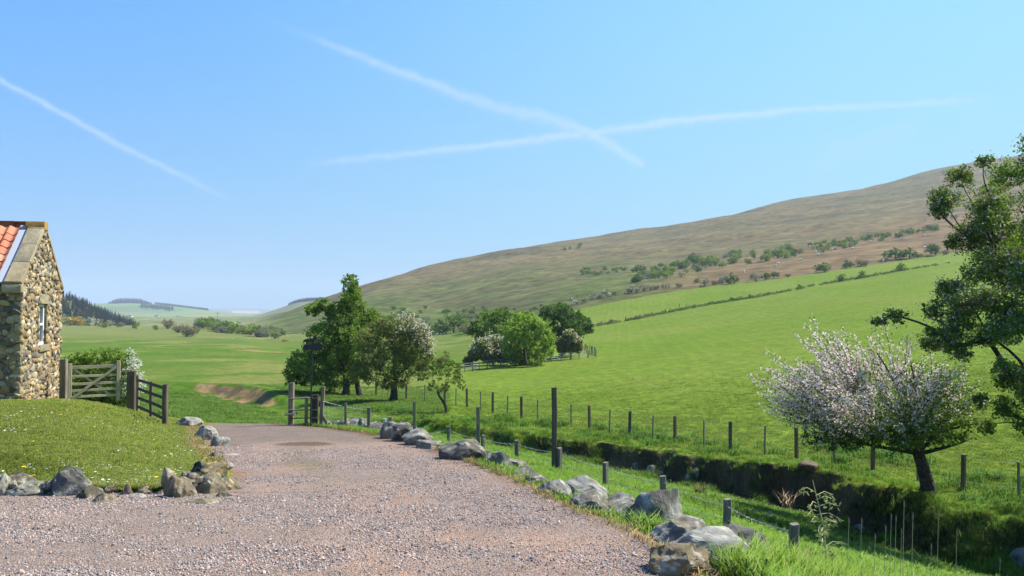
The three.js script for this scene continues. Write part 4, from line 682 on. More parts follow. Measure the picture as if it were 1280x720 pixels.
  // stones in the stream bank
  for (const [x, y, w, h] of [[815, 590, 10, 8], [869, 596, 12, 10], [860, 600, 9, 7], [795, 584, 7, 5], [826, 596, 8, 6], [960, 646, 12, 6], [1278, 702, 20, 16], [1075, 662, 12, 6]]) boulder(x, y, w, h, { tone: [0.27, 0.24, 0.21], name: 'bank_stone', label: 'grey stone showing in the eroded bank of the stream', group: 'stones in the stream bank' });
  boulder(1010, 586, 24, 9, { tone: [0.2, 0.13, 0.08], mossy: 0.2, white: -1, name: 'earth_mound', label: 'low mound of bare reddish earth on the lip of the far stream bank', group: 'earth by the stream' });
}
console.log('built things done');

// ---------------------------------------------------------------- trees and shrubs
const sphere = (r, v = V()) => { const z = r() * 2 - 1, a = r() * Math.PI * 2, q = Math.sqrt(1 - z * z); return v.set(q * Math.cos(a), z, q * Math.sin(a)); };
// leaves gathered in small sprays through a set of ellipsoids [x, y, z, rx, ry, rz, leaves]
function foliage(s, clumps, L, colors, r, o = {}) {
  const d = V(), side = V(), c = V(), p = V(), spray = o.spray ?? 16, sprays = [];
  for (const [x, y, z, rx, ry, rz, n] of clumps) for (let k = 0; k < n / spray; k++) {
    sphere(r, c); const q = (o.hollow ?? 0.35) + (1 - (o.hollow ?? 0.35)) * r() ** 0.6, out = c.clone();
    c.multiplyScalar(q); const cx = x + c.x * rx, cy = y + c.y * ry, cz = z + c.z * rz, sp = (o.spread ?? 0.3) * Math.min(rx, ry, rz) * (0.6 + 0.8 * r()), base = colors[Math.floor(r() * colors.length)], tone = 0.8 + 0.4 * r();
    sprays.push([V(cx, cy, cz), out]);
    for (let m = 0; m < spray; m++) {
      sphere(r, p).multiplyScalar(sp * Math.sqrt(r())); p.x += cx; p.y = p.y * 0.7 + cy; p.z += cz;
      sphere(r, d); d.addScaledVector(out, 0.7); d.y -= o.droop ?? 0.1; d.normalize(); sphere(r, side); side.addScaledVector(d, -side.dot(d)).normalize();
      const l = L * (0.65 + 0.7 * r()), t = tone * (0.85 + 0.3 * r()); s.leaf(p, d, side, l, l * (o.wide ?? 0.72), l * 0.12, [base[0] * t, base[1] * t, base[2] * t]);
    }
  }
  return sprays;
}
function limb(s, a, b, r0, r1, r, bend = 0.18, sides = 6, n = 5) {
  const len = a.distanceTo(b), k1 = sphere(r).multiplyScalar(len * bend), pts = [], rad = [];
  k1.y = Math.abs(k1.y) * 0.8; for (let k = 0; k <= n; k++) { const t = k / n, p = a.clone().lerp(b, t).addScaledVector(k1, Math.sin(t * Math.PI)); pts.push(p); rad.push(lerp(r0, r1, t ** 0.8)); }
  s.tube(pts, rad, sides); return pts;
}
const GREEN = { fresh: [[0.2, 0.3, 0.025], [0.25, 0.33, 0.035], [0.15, 0.25, 0.022]], dark: [[0.075, 0.15, 0.02], [0.095, 0.175, 0.022], [0.06, 0.125, 0.018]], mid: [[0.13, 0.22, 0.024], [0.165, 0.255, 0.03], [0.1, 0.18, 0.02]], olive: [[0.23, 0.25, 0.055], [0.18, 0.235, 0.04], [0.26, 0.23, 0.075], [0.14, 0.21, 0.03]], lime: [[0.27, 0.38, 0.035], [0.23, 0.35, 0.035], [0.19, 0.3, 0.03]], brown: [[0.22, 0.19, 0.1], [0.26, 0.22, 0.12], [0.18, 0.19, 0.08]], white: [[0.62, 0.6, 0.48], [0.68, 0.66, 0.55], [0.55, 0.55, 0.4]], grey: [[0.24, 0.25, 0.16], [0.3, 0.29, 0.2], [0.17, 0.2, 0.1]] };
// clumps given as [x, y, radius, depth?, leaves factor?] in the photograph's pixels round the foot, turned to metres at the tree's own distance
function tree(name, label, foot, list, o) {
  const r = rng(o.seed ?? Math.round(foot[0] * 13)), p = o.at ?? ground(foot[0], foot[1], o.from ?? 22), D = -p.z, k = D / FPX, t = thing(name, label, o.category ?? 'tree', p, 0, o.group);
  const fx = o.at ? FPX * p.x / D + 640 : foot[0], fy = foot[1];
  const cl = list.map(([x, y, q, dz]) => [(x - fx) * k, (fy - y) * k, dz !== undefined ? dz : (r() - 0.5) * 2 * (o.deep ?? 1.2) * (1 - 0.4 * r()), q * k * (0.9 + 0.3 * r()), q * k * (0.8 + 0.25 * r()), q * k * (0.9 + 0.4 * r()), Math.round((o.density ?? 500) * (q * k) ** 1.6 / (o.L ** 1.2) * 0.06)]);
  const w = new Soup(), tr = o.trunk ?? {}, th = tr.h ?? 1.5, r0 = tr.r ?? 0.16, topP = V((tr.lean ?? 0) * 1, th, 0);
  const stems = tr.stems ?? [[0, 0]];
  stems.forEach(([sx, sz], n) => { const pts = [], rad = []; for (let q = 0; q <= 8; q++) { const u = q / 8; pts.push(V(sx + (topP.x - sx * 0.4) * u ** 1.2 + (tr.wave ?? 0.06) * Math.sin(u * 5 + n * 2), -0.15 + (th + 0.15) * u, sz * (1 - 0.4 * u) + (tr.wave ?? 0.06) * Math.sin(u * 4 + 1 + n))); rad.push(r0 * (n ? 0.8 : 1) * (1 + 0.7 * Math.exp(-u * 9)) * (1 - 0.3 * u)); } w.tube(pts, rad, 10); });
  mesh('trunk', w.build(), o.bark ?? M.bark, t);
  const s = new Soup(), sp = foliage(s, cl, o.L, o.colors, r, o);
  const bs = new Soup(), order = cl.map((c) => ({ p: V(c[0], c[1], c[2]), kids: 0 })).sort((a, b) => a.p.distanceTo(topP) - b.p.distanceTo(topP)), root = { p: topP.clone(), kids: 0, far: 0 };
  order.forEach((n, i) => { let best = root, bd = n.p.distanceTo(root.p) * 1.15; for (let q = 0; q < i; q++) { const c = n.p.distanceTo(order[q].p) * 1.25 + order[q].far * 0.55; if (c < bd) { bd = c; best = order[q]; } } n.up = best; n.far = best.far + n.p.distanceTo(best.p); for (let u = best; u; u = u.up) u.kids++; });
  for (const n of order) { const a = n.up.p.clone(); if (n.up === root) a.y -= th * 0.2 * r(); const rr = (c) => Math.min(r0 * 0.7, r0 * 0.085 * Math.sqrt(1.5 + c.kids * 1.6)); limb(bs, a, n.p, rr(n) * 1.15, rr(n) * (n.kids ? 0.8 : 0.3), r, 0.13, 6, 5); }
  const tw = o.twigs ?? 0.25; for (const [q] of sp) if (r() < tw) { const c = cl.reduce((m, c) => ((c[0] - q.x) ** 2 + (c[1] - q.y) ** 2 + (c[2] - q.z) ** 2 < (m[0] - q.x) ** 2 + (m[1] - q.y) ** 2 + (m[2] - q.z) ** 2 ? c : m)); limb(bs, V(c[0], c[1], c[2]), q, 0.011, 0.004, r, 0.12, 3, 3); }
  mesh('branches', bs.build(), o.bark ?? M.bark, t);
  mesh('crown', s.build(true), M.leaf, t);
  if (o.blossom) { const b = new Soup(), cand = sp.filter(([q]) => o.blossom.where(q)); const d = V(), sd = V(); for (const [q, out] of cand) for (let m = 0; m < o.blossom.n; m++) { const c = q.clone().addScaledVector(out, 0.1 * r() + o.L * 0.5).add(sphere(r).multiplyScalar(o.blossom.spread ?? 0.15)); const t0 = o.blossom.colors[Math.floor(r() * o.blossom.colors.length)], k2 = 0.85 + 0.3 * r(); for (let f = 0; f < 2; f++) { sphere(r, d); sphere(r, sd); sd.addScaledVector(d, -sd.dot(d)).normalize(); b.leaf(c, d, sd, o.blossom.size, o.blossom.size * 0.9, 0.003, t0.map((v) => v * k2)); } } if (b.count) mesh('blossom', b.build(true), M.petal, t); }
  return t;
}
// sycamore and thorns by the stile
const BY = 'trees beside the stile';
tree('sycamore_tree', 'tall ragged yellow-green tree with a crooked top and one arm reaching out, behind the stile', [432, 494], [[440, 353, 9], [437, 363, 11], [446, 370, 9], [433, 377, 13], [441, 386, 13], [424, 388, 11], [396, 385, 10, 0], [405, 383, 9, 0], [389, 388, 7, 0.2], [412, 388, 8, 0], [421, 402, 15], [440, 402, 17], [455, 398, 14], [466, 398, 12], [405, 418, 17], [424, 424, 22], [447, 422, 20], [396, 438, 19], [417, 446, 22], [441, 446, 22], [381, 452, 17], [400, 462, 20], [424, 468, 20], [372, 463, 12], [444, 466, 16], [388, 472, 13], [368, 474, 8], [410, 482, 10]], { L: 0.16, colors: [...GREEN.fresh, ...GREEN.lime, ...GREEN.fresh, ...GREEN.mid], density: 2600, deep: 1.5, trunk: { h: 2.2, r: 0.26, stems: [[0, 0], [0.95, -0.3]] }, seed: 41 });
tree('hawthorn_tree', 'broad hawthorn with reddish olive leaves and white blossom on its outer side', [491, 501], [[490, 408, 16], [507, 408, 16], [473, 412, 16], [520, 416, 13], [460, 424, 16], [486, 428, 22], [510, 432, 22], [528, 432, 12], [534, 446, 9], [465, 445, 20], [490, 452, 22], [514, 455, 20], [528, 460, 10], [474, 466, 16], [500, 472, 14], [456, 462, 13], [484, 482, 8]], { L: 0.12, colors: GREEN.olive, density: 2300, deep: 1.4, trunk: { h: 1.6, r: 0.26, lean: 0.1 }, blossom: { n: 6, size: 0.1, spread: 0.3, colors: [[0.68, 0.62, 0.52], [0.6, 0.55, 0.44]], where: (q) => q.x > 0.3 && q.y > 3 && hash(q.x * 91, q.z * 77) < smooth(4.6, 6.2, q.x + q.y) }, seed: 42 });
tree('thorn_sapling', 'small crooked thorn tree with a bent bare stem in front of the pasture fence', [557, 516], [[545, 455, 9], [556, 451, 11], [568, 460, 9], [536, 466, 8], [551, 468, 10], [566, 474, 9], [577, 482, 7], [541, 482, 6], [528, 470, 6], [574, 468, 7], [556, 484, 7]], { L: 0.1, colors: [...GREEN.olive, ...GREEN.mid], density: 1200, deep: 0.8, trunk: { h: 1.2, r: 0.085, lean: -0.35, wave: 0.12 }, seed: 43, twigs: 0.5 });
// the clump inside its own fence
tree('sycamore_tree', 'dark rounded tree at the back left of the fenced clump', [618, 451], [[612, 398, 13], [600, 406, 11], [626, 394, 11], [594, 414, 9], [610, 414, 14], [632, 406, 13], [624, 420, 14], [604, 424, 11]], { L: 0.3, colors: GREEN.mid, density: 1900, deep: 3, trunk: { h: 2.4, r: 0.3 }, from: 90, seed: 51, spread: 0.34 });
tree('sycamore_tree', 'bright yellow-green dense tree at the middle of the fenced clump', [656, 457], [[646, 398, 11], [660, 402, 13], [672, 410, 13], [642, 412, 14], [682, 422, 12], [660, 418, 17], [640, 428, 14], [676, 434, 15], [655, 436, 18], [685, 437, 9], [638, 443, 10], [668, 448, 13], [648, 449, 11]], { L: 0.3, colors: GREEN.lime, density: 1900, deep: 3, trunk: { h: 2, r: 0.3 }, from: 60, seed: 52, spread: 0.34 });
tree('sycamore_tree', 'dark wide topped tree at the back right of the fenced clump', [701, 446], [[682, 392, 9], [693, 390, 11], [706, 394, 12], [718, 398, 11], [729, 404, 9], [736, 411, 6], [697, 405, 14], [713, 409, 13], [726, 414, 9], [692, 420, 11], [703, 424, 11]], { L: 0.3, colors: GREEN.dark, density: 1900, deep: 3, trunk: { h: 2.6, r: 0.3 }, from: 60, seed: 53, spread: 0.34 });
tree('hawthorn_tree', 'low spreading hawthorn white with blossom at the front of the fenced clump', [616, 457], [[614, 430, 10], [603, 435, 10], [626, 433, 10], [637, 439, 8], [594, 443, 8], [612, 443, 12], [628, 445, 10], [586, 451, 6], [645, 447, 5]], { L: 0.26, colors: GREEN.olive, density: 9000, deep: 2, trunk: { h: 1.1, r: 0.16 }, from: 60, seed: 54, blossom: { n: 4, size: 0.2, spread: 0.5, colors: [[0.55, 0.55, 0.38], [0.62, 0.6, 0.45]], where: (q) => q.y > 1.7 && hash(q.x * 91, q.z * 77) < 0.6 } });
tree('hawthorn_tree', 'small rounded hawthorn with cream blossom at the right of the fenced clump', [713, 449], [[712, 422, 8], [705, 429, 8], [720, 428, 7], [713, 433, 9], [703, 436, 6], [722, 435, 6]], { L: 0.24, colors: GREEN.olive, density: 9000, deep: 1.2, trunk: { h: 1.5, r: 0.13 }, from: 60, seed: 55, blossom: { n: 4, size: 0.18, spread: 0.3, colors: [[0.55, 0.5, 0.33]], where: (q) => q.y > 2.2 && hash(q.x * 91, q.z * 77) < 0.45 } });
// hedge behind the gate
tree('hedge', 'clipped dark green garden hedge behind the gate', [128, 500], [[96, 446, 12, 0], [108, 442, 12, 0.2], [122, 441, 13, 0], [136, 441, 13, -0.2], [150, 442, 13, 0], [162, 446, 12, 0.1], [100, 462, 16, 0], [118, 460, 18, 0], [138, 460, 18, 0], [156, 462, 16, 0], [104, 480, 16, 0], [126, 480, 18, 0], [148, 480, 17, 0], [166, 474, 12, 0], [115, 494, 14, 0], [140, 494, 14, 0], [160, 490, 12, 0], [98, 492, 12, 0]], { at: onGround(sight(128, 500)[0] * 28, 28), L: 0.06, colors: [...GREEN.mid, ...GREEN.lime], density: 2300, deep: 0.5, trunk: { h: 0.6, r: 0.06, stems: [[-0.5, 0], [0, 0], [0.5, 0]] }, category: 'hedge', seed: 61, blossom: { n: 14, size: 0.05, spread: 0.1, colors: [[0.75, 0.74, 0.68]], where: (q) => q.x > 0.95 && q.y > 0.55 } });
tree('garden_shrub', 'loose light green sapling shrub between the house and the hedge', [90, 470], [[84, 410, 8, 0], [96, 408, 7, 0], [102, 402, 5, 0], [88, 424, 9, 0], [100, 420, 8, 0], [108, 428, 6, 0], [84, 440, 10, 0], [98, 438, 9, 0]], { at: onGround(sight(90, 470)[0] * 32, 32), L: 0.07, colors: GREEN.lime, density: 900, deep: 0.4, trunk: { h: 1, r: 0.03 }, category: 'shrub', seed: 62 });

// big thorn tree leaning in over the stream
{
  const p = onGround(15.4, 20.6); p.y -= 0.05; const D = 20.6, k = D / FPX;
  const list = [[1262, 198, 15], [1248, 212, 14], [1275, 190, 10], [1232, 206, 8], [1268, 222, 20], [1244, 236, 17], [1228, 256, 11], [1216, 252, 7], [1258, 250, 20], [1240, 270, 17], [1226, 284, 10], [1268, 280, 22], [1246, 298, 18], [1228, 302, 9], [1274, 312, 22], [1252, 326, 20], [1232, 342, 18], [1214, 352, 13], [1202, 366, 13], [1258, 352, 22], [1234, 370, 20], [1190, 380, 14], [1172, 386, 12], [1156, 392, 11], [1142, 400, 10], [1128, 408, 7], [1210, 388, 18], [1184, 402, 15], [1162, 412, 12], [1146, 418, 7], [1204, 414, 18], [1228, 402, 18], [1182, 426, 13], [1196, 440, 12], [1216, 434, 15], [1170, 436, 7], [1190, 456, 8], [1268, 388, 20], [1250, 412, 14], [1276, 426, 18], [1236, 428, 10], [1262, 452, 13], [1278, 478, 16], [1262, 496, 13], [1274, 520, 14], [1266, 544, 9], [1276, 556, 8], [1252, 470, 8], [1284, 350, 22], [1246, 510, 8],
    [1300, 215, 22], [1325, 205, 22], [1310, 255, 28], [1350, 240, 30], [1330, 300, 32], [1310, 330, 26], [1375, 285, 34], [1420, 260, 30], [1350, 350, 34], [1310, 390, 26], [1400, 340, 36], [1450, 320, 34], [1330, 430, 30], [1380, 410, 36], [1430, 400, 36], [1480, 380, 30], [1310, 480, 24], [1350, 490, 30], [1400, 470, 34], [1450, 460, 32], [1500, 440, 26], [1305, 540, 18], [1345, 550, 22], [1400, 240, 26], [1370, 215, 20]];
  for (const c of list) c[2] *= c[0] < 1290 ? 1.22 : 1.1;
  tree('thorn_tree', 'large dark thorn tree with ragged spreading boughs on the far bank', [640 + FPX * 15.4 / D, 390 + 5.6 * FPX / D], list, { at: p, L: 0.062, spray: 22, spread: 0.42, hollow: 0.12, colors: [...GREEN.mid, ...GREEN.mid, ...GREEN.dark, ...GREEN.fresh, [0.2, 0.16, 0.09]], density: 3300, deep: 2.6, trunk: { h: 2.2, r: 0.2, lean: -0.2 }, seed: 71, twigs: 0.35, blossom: { n: 3, size: 0.045, spread: 0.14, colors: [[0.42, 0.36, 0.34], [0.5, 0.44, 0.42]], where: (q) => q.x < -2.6 && ((q.x * 7.3 + q.y * 3.1) % 1 + 1) % 1 > 0.35 } });
}
// apple tree in blossom
{
  const r = rng(81), p = ground(1160, 617, 20), D = -p.z, k = D / FPX; p.y -= 0.05; const t = thing('blossom_tree', 'apple tree covered in pale pink blossom with upswept twigs, leaning trunk on the far bank', 'tree', p);
  const loc = (x, y, z = 0) => V((x - 1160) * k, (617 - y) * k, z);
  const w = new Soup(); const tp = [loc(1161, 622), loc(1160, 605), loc(1155, 585), loc(1149, 566), loc(1144, 548, 0.1), loc(1139, 530, 0.1)]; w.tube(tp, [0.3, 0.21, 0.175, 0.165, 0.15, 0.11], 12); mesh('trunk', w.build(), M.bark, t);
  const b = new Soup(), leaves = new Soup(), pet = new Soup(), d = V(), sd = V(), fork = tp[4], fork2 = tp[3];
  const inC = loc(1098, 506), R = V(126 * k, 58 * k, 2.2);
  const boughs = []; for (const [x, y, z] of [[1020, 545, 0.3], [1035, 510, -0.6], [1050, 480, 0.8], [1075, 455, -0.9], [1095, 440, 0.2], [1120, 450, 1.0], [1145, 460, -0.8], [1170, 475, 0.5], [1195, 500, -0.4], [1205, 525, 0.6], [1185, 545, -1.2], [1060, 540, 1.3], [1100, 520, 1.8], [1150, 515, 1.7], [1090, 530, -1.7], [1150, 520, -1.6], [1000, 530, -0.3], [1215, 545, 0.1]]) { const e = loc(x, y, z); boughs.push(limb(b, r() < 0.5 ? fork : fork2, e, 0.05 + 0.03 * r(), 0.016, r, 0.14, 6, 6)); }
  const BLO = [[0.84, 0.7, 0.66], [0.86, 0.78, 0.74], [0.78, 0.6, 0.57], [0.86, 0.75, 0.71]];
  const bloom = (c, n) => { for (let q = 0; q < n; q++) { const e = c.clone().add(sphere(r).multiplyScalar(0.05)), t0 = BLO[Math.floor(r() * 4)], kk = 0.85 + 0.3 * r(); for (let f = 0; f < 2; f++) { sphere(r, d); sphere(r, sd); sd.addScaledVector(d, -sd.dot(d)).normalize(); pet.leaf(e, d, sd, 0.055, 0.05, 0.006, t0.map((v) => v * kk)); } } };
  const leafAt = (c, L) => { const t0 = GREEN.mid[Math.floor(r() * 3)], kk = 0.8 + 0.4 * r(); sphere(r, d); sphere(r, sd); sd.addScaledVector(d, -sd.dot(d)).normalize(); leaves.leaf(c, d, sd, L, L * 0.6, L * 0.1, t0.map((v) => v * kk)); };
  for (let n = 0; n < 1250; n++) {                                              // shoots
    sphere(r, d); d.multiplyScalar(r() ** 0.5); const a = V(inC.x + d.x * R.x * 0.86, inC.y + d.y * R.y * 0.8, inC.z + d.z * R.z * 0.9), out = d.clone();
    const dir = V(out.x * 0.75 + (r() - 0.5) * 0.6 - 0.28, out.y * 0.35 + 0.42 + (r() - 0.5) * 0.5, out.z * 0.6 + (r() - 0.5) * 0.6).normalize(), len = (0.45 + 1.05 * r() * r()) * (dir.y > 0.3 ? 1.2 : 0.9) * (out.x < 0.2 ? 1.1 : 0.75) * (out.x > -0.5 && out.x < 0.1 ? 1.3 : 1);
    let e = a.clone().addScaledVector(dir, len); const m = a.clone().lerp(e, 0.5).add(V((r() - 0.5) * 0.12, -0.05 + 0.1 * r(), (r() - 0.5) * 0.12)); if (e.y < 0.75 || fbm(a.x * 1.1 + 3, a.y * 1.1, a.z * 1.1 + 7.7, 2) < 0.44) continue;
    b.tube([a, m, e], [0.012, 0.009, 0.004], 3, [1, 1, 1], false);
    const leafy = clamp(0.8 - (e.y - 2.3) * 0.4 + (e.x + 0.9) * 0.16); const steps = Math.floor(len / 0.055);
    for (let q = 0; q < steps; q++) { const u = (q + r()) / steps, c = u < 0.5 ? a.clone().lerp(m, u * 2) : m.clone().lerp(e, u * 2 - 1); c.add(sphere(r).multiplyScalar(0.06)); if (r() > leafy) bloom(c, 1 + (r() < 0.7 ? 1 : 0)); else if (r() < 0.25) bloom(c, 1); const nl = 1 + Math.floor(4.5 * leafy * r() + leafy * 2); for (let z = 0; z < nl; z++) leafAt(c.clone().add(sphere(r).multiplyScalar(0.1)), 0.075); }
  }
  foliage(leaves, [[...loc(1120, 530).toArray(), 1.5, 0.75, 1.5, 5200], [...loc(1070, 535).toArray(), 1.0, 0.6, 1.0, 2200], [...loc(1175, 530).toArray(), 0.9, 0.7, 1.0, 2400], [...loc(1040, 545).toArray(), 0.8, 0.4, 0.8, 1200]], 0.075, [...GREEN.mid, ...GREEN.dark], r, { hollow: 0.2, spread: 0.25 });
  mesh('branches', b.build(), M.bark, t); mesh('leaves', leaves.build(true), M.leaf, t); mesh('blossom', pet.build(true), M.petal, t);
}
console.log('trees done');

// shrubs and small trees farther off: a few shapes, each placed many times
function shrubProto(name, colors, seed, o = {}) {
  const r = rng(seed), s = new Soup(), cl = Array.from({ length: o.n ?? 8 }, () => { const a = r() * 6.28, q = 0.42 * Math.sqrt(r()); return [Math.cos(a) * q, 0.2 + 0.52 * r() * (1 - q) * (o.tall ?? 1.1), Math.sin(a) * q, 0.2 + 0.1 * r(), 0.18 + 0.08 * r(), 0.2 + 0.1 * r(), 95]; });
  foliage(s, cl, 0.085, colors, r, { spread: 0.45, hollow: 0.3, spray: 10 });
  const w = new Soup(); w.tube([V(0, -0.08, 0), V(0.02, 0.2, 0), V(-0.02, 0.45, 0.01)], [0.035, 0.026, 0.012], 5, [0.06, 0.05, 0.04]); const o0 = s.count; s.p.push(...w.p); s.c.push(...w.c); for (const i of w.i) s.i.push(o0 + i);
  return s.build(true);
}
const SH = { haw: [1, 2, 3].map((k) => shrubProto('a', GREEN.mid, 200 + k)), dark: [1, 2].map((k) => shrubProto('b', GREEN.dark, 210 + k)), lime: [1, 2].map((k) => shrubProto('c', [...GREEN.lime, ...GREEN.olive], 220 + k, { tall: 1.3 })), grey: [1, 2, 3].map((k) => shrubProto('d', GREEN.grey, 230 + k)), white: [1, 2].map((k) => shrubProto('e', [...GREEN.white, ...GREEN.grey, ...GREEN.olive], 240 + k)), brown: [1, 2].map((k) => shrubProto('f', GREEN.brown, 250 + k)), gorse: [1, 2].map((k) => shrubProto('g', [[0.55, 0.36, 0.02], [0.45, 0.3, 0.03], [0.2, 0.2, 0.04]], 260 + k)) };
const sr = rng(300);
function shrub(kind, x, y, hpx, label, group, o = {}) {
  const p = o.p ?? ground(x, y, o.from ?? 150), D = -p.z, h = (hpx * D) / FPX, set = SH[kind], m = mesh(o.name ?? 'hillside_shrub', set[Math.floor(sr() * set.length)], M.leafFar); m.position.copy(p); m.rotation.y = sr() * 6.28; const w = h * (o.w ?? 1.15); m.scale.set(w, h * 1.05, w); tag(m, label, o.category ?? 'shrub', group); return m;
}
// along the top edge of the pasture
{
  const G = 'thorn trees along the top edge of the pasture';
  for (const [x, y, h, k] of [[720, 380, 13, 'white'], [731, 378, 8, 'grey'], [741, 374, 10, 'white'], [750, 373, 8, 'grey'], [759, 371, 12, 'white'], [768, 370, 7, 'haw'], [786, 367, 9, 'grey'], [795, 366, 13, 'white'], [804, 364, 10, 'grey'], [813, 363, 9, 'grey'], [821, 362, 9, 'brown'], [832, 361, 9, 'grey'], [848, 359, 8, 'brown'], [872, 354, 8, 'haw'], [881, 358, 12, 'grey'], [892, 356, 9, 'brown'], [903, 354, 12, 'grey'], [945, 352, 13, 'grey'], [956, 350, 11, 'dark'], [967, 348, 10, 'dark'], [985, 346, 6, 'brown'], [1058, 335, 12, 'dark'], [1076, 333, 14, 'brown'], [1106, 327, 8, 'brown'], [1148, 322, 8, 'brown'], [1182, 318, 8, 'brown']]) shrub(k, x, y, h, `${{ white: 'white flowering thorn', grey: 'greyish thorn tree', haw: 'green thorn bush', brown: 'brownish thorn bush', dark: 'dark thorn tree' }[k]} on the top edge of the pasture`, G, { name: 'thorn_bush', category: 'tree' });
  shrub('dark', 914, 355, 17, 'round dark green tree standing alone on the pasture edge', G, { name: 'thorn_bush', category: 'tree', w: 1 });
  shrub('dark', 1031, 340, 14, 'wide dark thorn with its own shadow above the upper hedge', G, { name: 'thorn_bush', category: 'tree', w: 1.5 });
  shrub('dark', 1119, 324, 17, 'broad dark thorn, first of the pair high on the pasture edge', G, { name: 'thorn_bush', category: 'tree', w: 1.5 });
  shrub('dark', 1137, 323, 16, 'broad dark thorn, second of the pair high on the pasture edge', G, { name: 'thorn_bush', category: 'tree', w: 1.4 });
  shrub('dark', 1170, 319, 17, 'dense dark thorn where the pasture edge meets the big thorn tree', G, { name: 'thorn_bush', category: 'tree', w: 1.5 });
  shrub('dark', 867, 328, 14, 'single dark tree among the pale scrub on the hillside', 'scrub on the hillside', { w: 1.2, category: 'tree', name: 'hillside_tree' });
  shrub('dark', 857, 331, 7, 'small dark bush touching the single dark hillside tree', 'scrub on the hillside', { w: 1.2 });
  shrub('dark', 799, 343, 14, 'dark tree at the lower end of the hillside scrub', 'scrub on the hillside', { w: 1.1, category: 'tree', name: 'hillside_tree' });
  shrub('dark', 794, 353, 8, 'low dark bush below the dark tree at the end of the scrub', 'scrub on the hillside', { w: 1.6 });
  shrub('brown', 1194, 274, 8, 'lone bush high on the moor beside the thorn tree crown', 'scrub on the hillside');
  for (const [x, y, h] of [[726, 309, 6], [722, 311, 4], [713, 312, 4], [707, 313, 5]]) shrub('haw', x, y, h, 'tiny lone bush on the skyline of the moor', 'bushes on the skyline');
  const band = polyf([[790, 352], [830, 345], [870, 338], [920, 328], [980, 320], [1050, 309], [1110, 298], [1190, 284]]), wid = polyf([[790, 5], [840, 17], [900, 16], [960, 13], [1050, 10], [1110, 6], [1190, 3]]);
  for (let k = 0; k < 230; k++) { const x = 795 + 385 * sr() ** 1.15, t = sr(), y = band(x) - (t - 0.3) * wid(x), kk = sr() < 0.55 ? 'lime' : sr() < 0.4 ? 'dark' : sr() < 0.6 ? 'haw' : 'grey'; shrub(kk, x, y, (4 + 6 * sr()) * (x > 1000 ? 0.75 : 1), { lime: 'pale green sapling in the scrub gully on the hillside', dark: 'dark bush in the scrub gully on the hillside', haw: 'green bush in the scrub gully on the hillside', grey: 'grey green bush in the scrub gully on the hillside' }[kk], 'scrub on the hillside'); }
  for (let k = 0; k < 22; k++) { const x = 728 + 55 * sr(), y = 336 + 8 * sr(); shrub('haw', x, y, 2.5 + 2 * sr(), 'low gorse bush on the green patch of the lower hillside', 'bushes on the lower hillside', { w: 2 }); }
  for (let k = 0; k < 40; k++) { const x = 470 + 240 * sr(), y = 386 + 16 * sr() - (x - 470) * 0.02; shrub(sr() < 0.4 ? 'dark' : 'haw', x, y, 3 + 4 * sr(), 'small bush on the green lower slope of the moor', 'bushes on the lower hillside', { w: 1.6 }); }
  // behind the fenced clump
  for (const [k, x, y, h, l] of [['haw', 567, 416, 30, 'leafy green tree in the hedge behind the stile trees'], ['dark', 549, 418, 22, 'dark bush in the hedge beside the leafy green tree'], ['brown', 583, 417, 16, 'brownish bush right of the leafy green hedge tree'], ['brown', 596, 417, 18, 'brownish bush touching the fenced clump'], ['grey', 532, 403, 10, 'white flowering bush on the lower slope behind the stile trees'], ['dark', 538, 420, 16, 'dark bush half hidden by the broad hawthorn']]) shrub(k, x, y, h, l, 'hedge behind the stile trees', { name: 'hedge_bush', from: 100 });
}
// hedge across the pasture, with posts and a few little trees
{
  const line = polyf([[738, 409], [790, 400], [850, 388], [905, 378], [960, 369], [1020, 357], [1080, 347], [1130, 338], [1188, 329]]), s = new Soup(), r = rng(77), o = ground(745, line(745), 100), cl = [];
  for (let x = 738; x < 1188; x += 1.1) { const q = fbm(x / 6, 3.3, 1.1, 3); if (q < 0.34) continue; const p = ground(x, line(x) + (r() - 0.5), 100).sub(o), h = 0.35 + 1.1 * q * q * (r() + 0.4); cl.push([p.x, p.y + h * 0.5, p.z, 0.8, h * 0.6, 0.6, 50]); }
  const hd = thing('field_hedge', 'thin straggling hedge line dividing the two green pastures', 'hedge', o); foliage(s, cl, 0.3, [...GREEN.mid, ...GREEN.brown], r, { spray: 10, spread: 0.6 }); mesh('foliage', s.build(true), M.leafFar, hd);
  for (const x of [752, 765, 782, 800, 815, 832, 849, 868, 886, 925, 960, 985]) { const p = ground(x, line(x), 100).sub(o), q = mesh('post', timber(0.16, x === 849 ? 2.2 : 1.3, 0.16, x), M.woodDark, hd); q.position.copy(p); q.position.y -= 0.1; }
  for (const [x, h] of [[1049, 12], [1079, 9], [1125, 12], [938, 6], [916, 6], [1001, 7]]) shrub('haw', x, line(x), h, 'little green tree growing out of the pasture hedge', 'little trees in the pasture hedge', { name: 'hedge_tree', category: 'tree', from: 100, w: 1.1 });
}
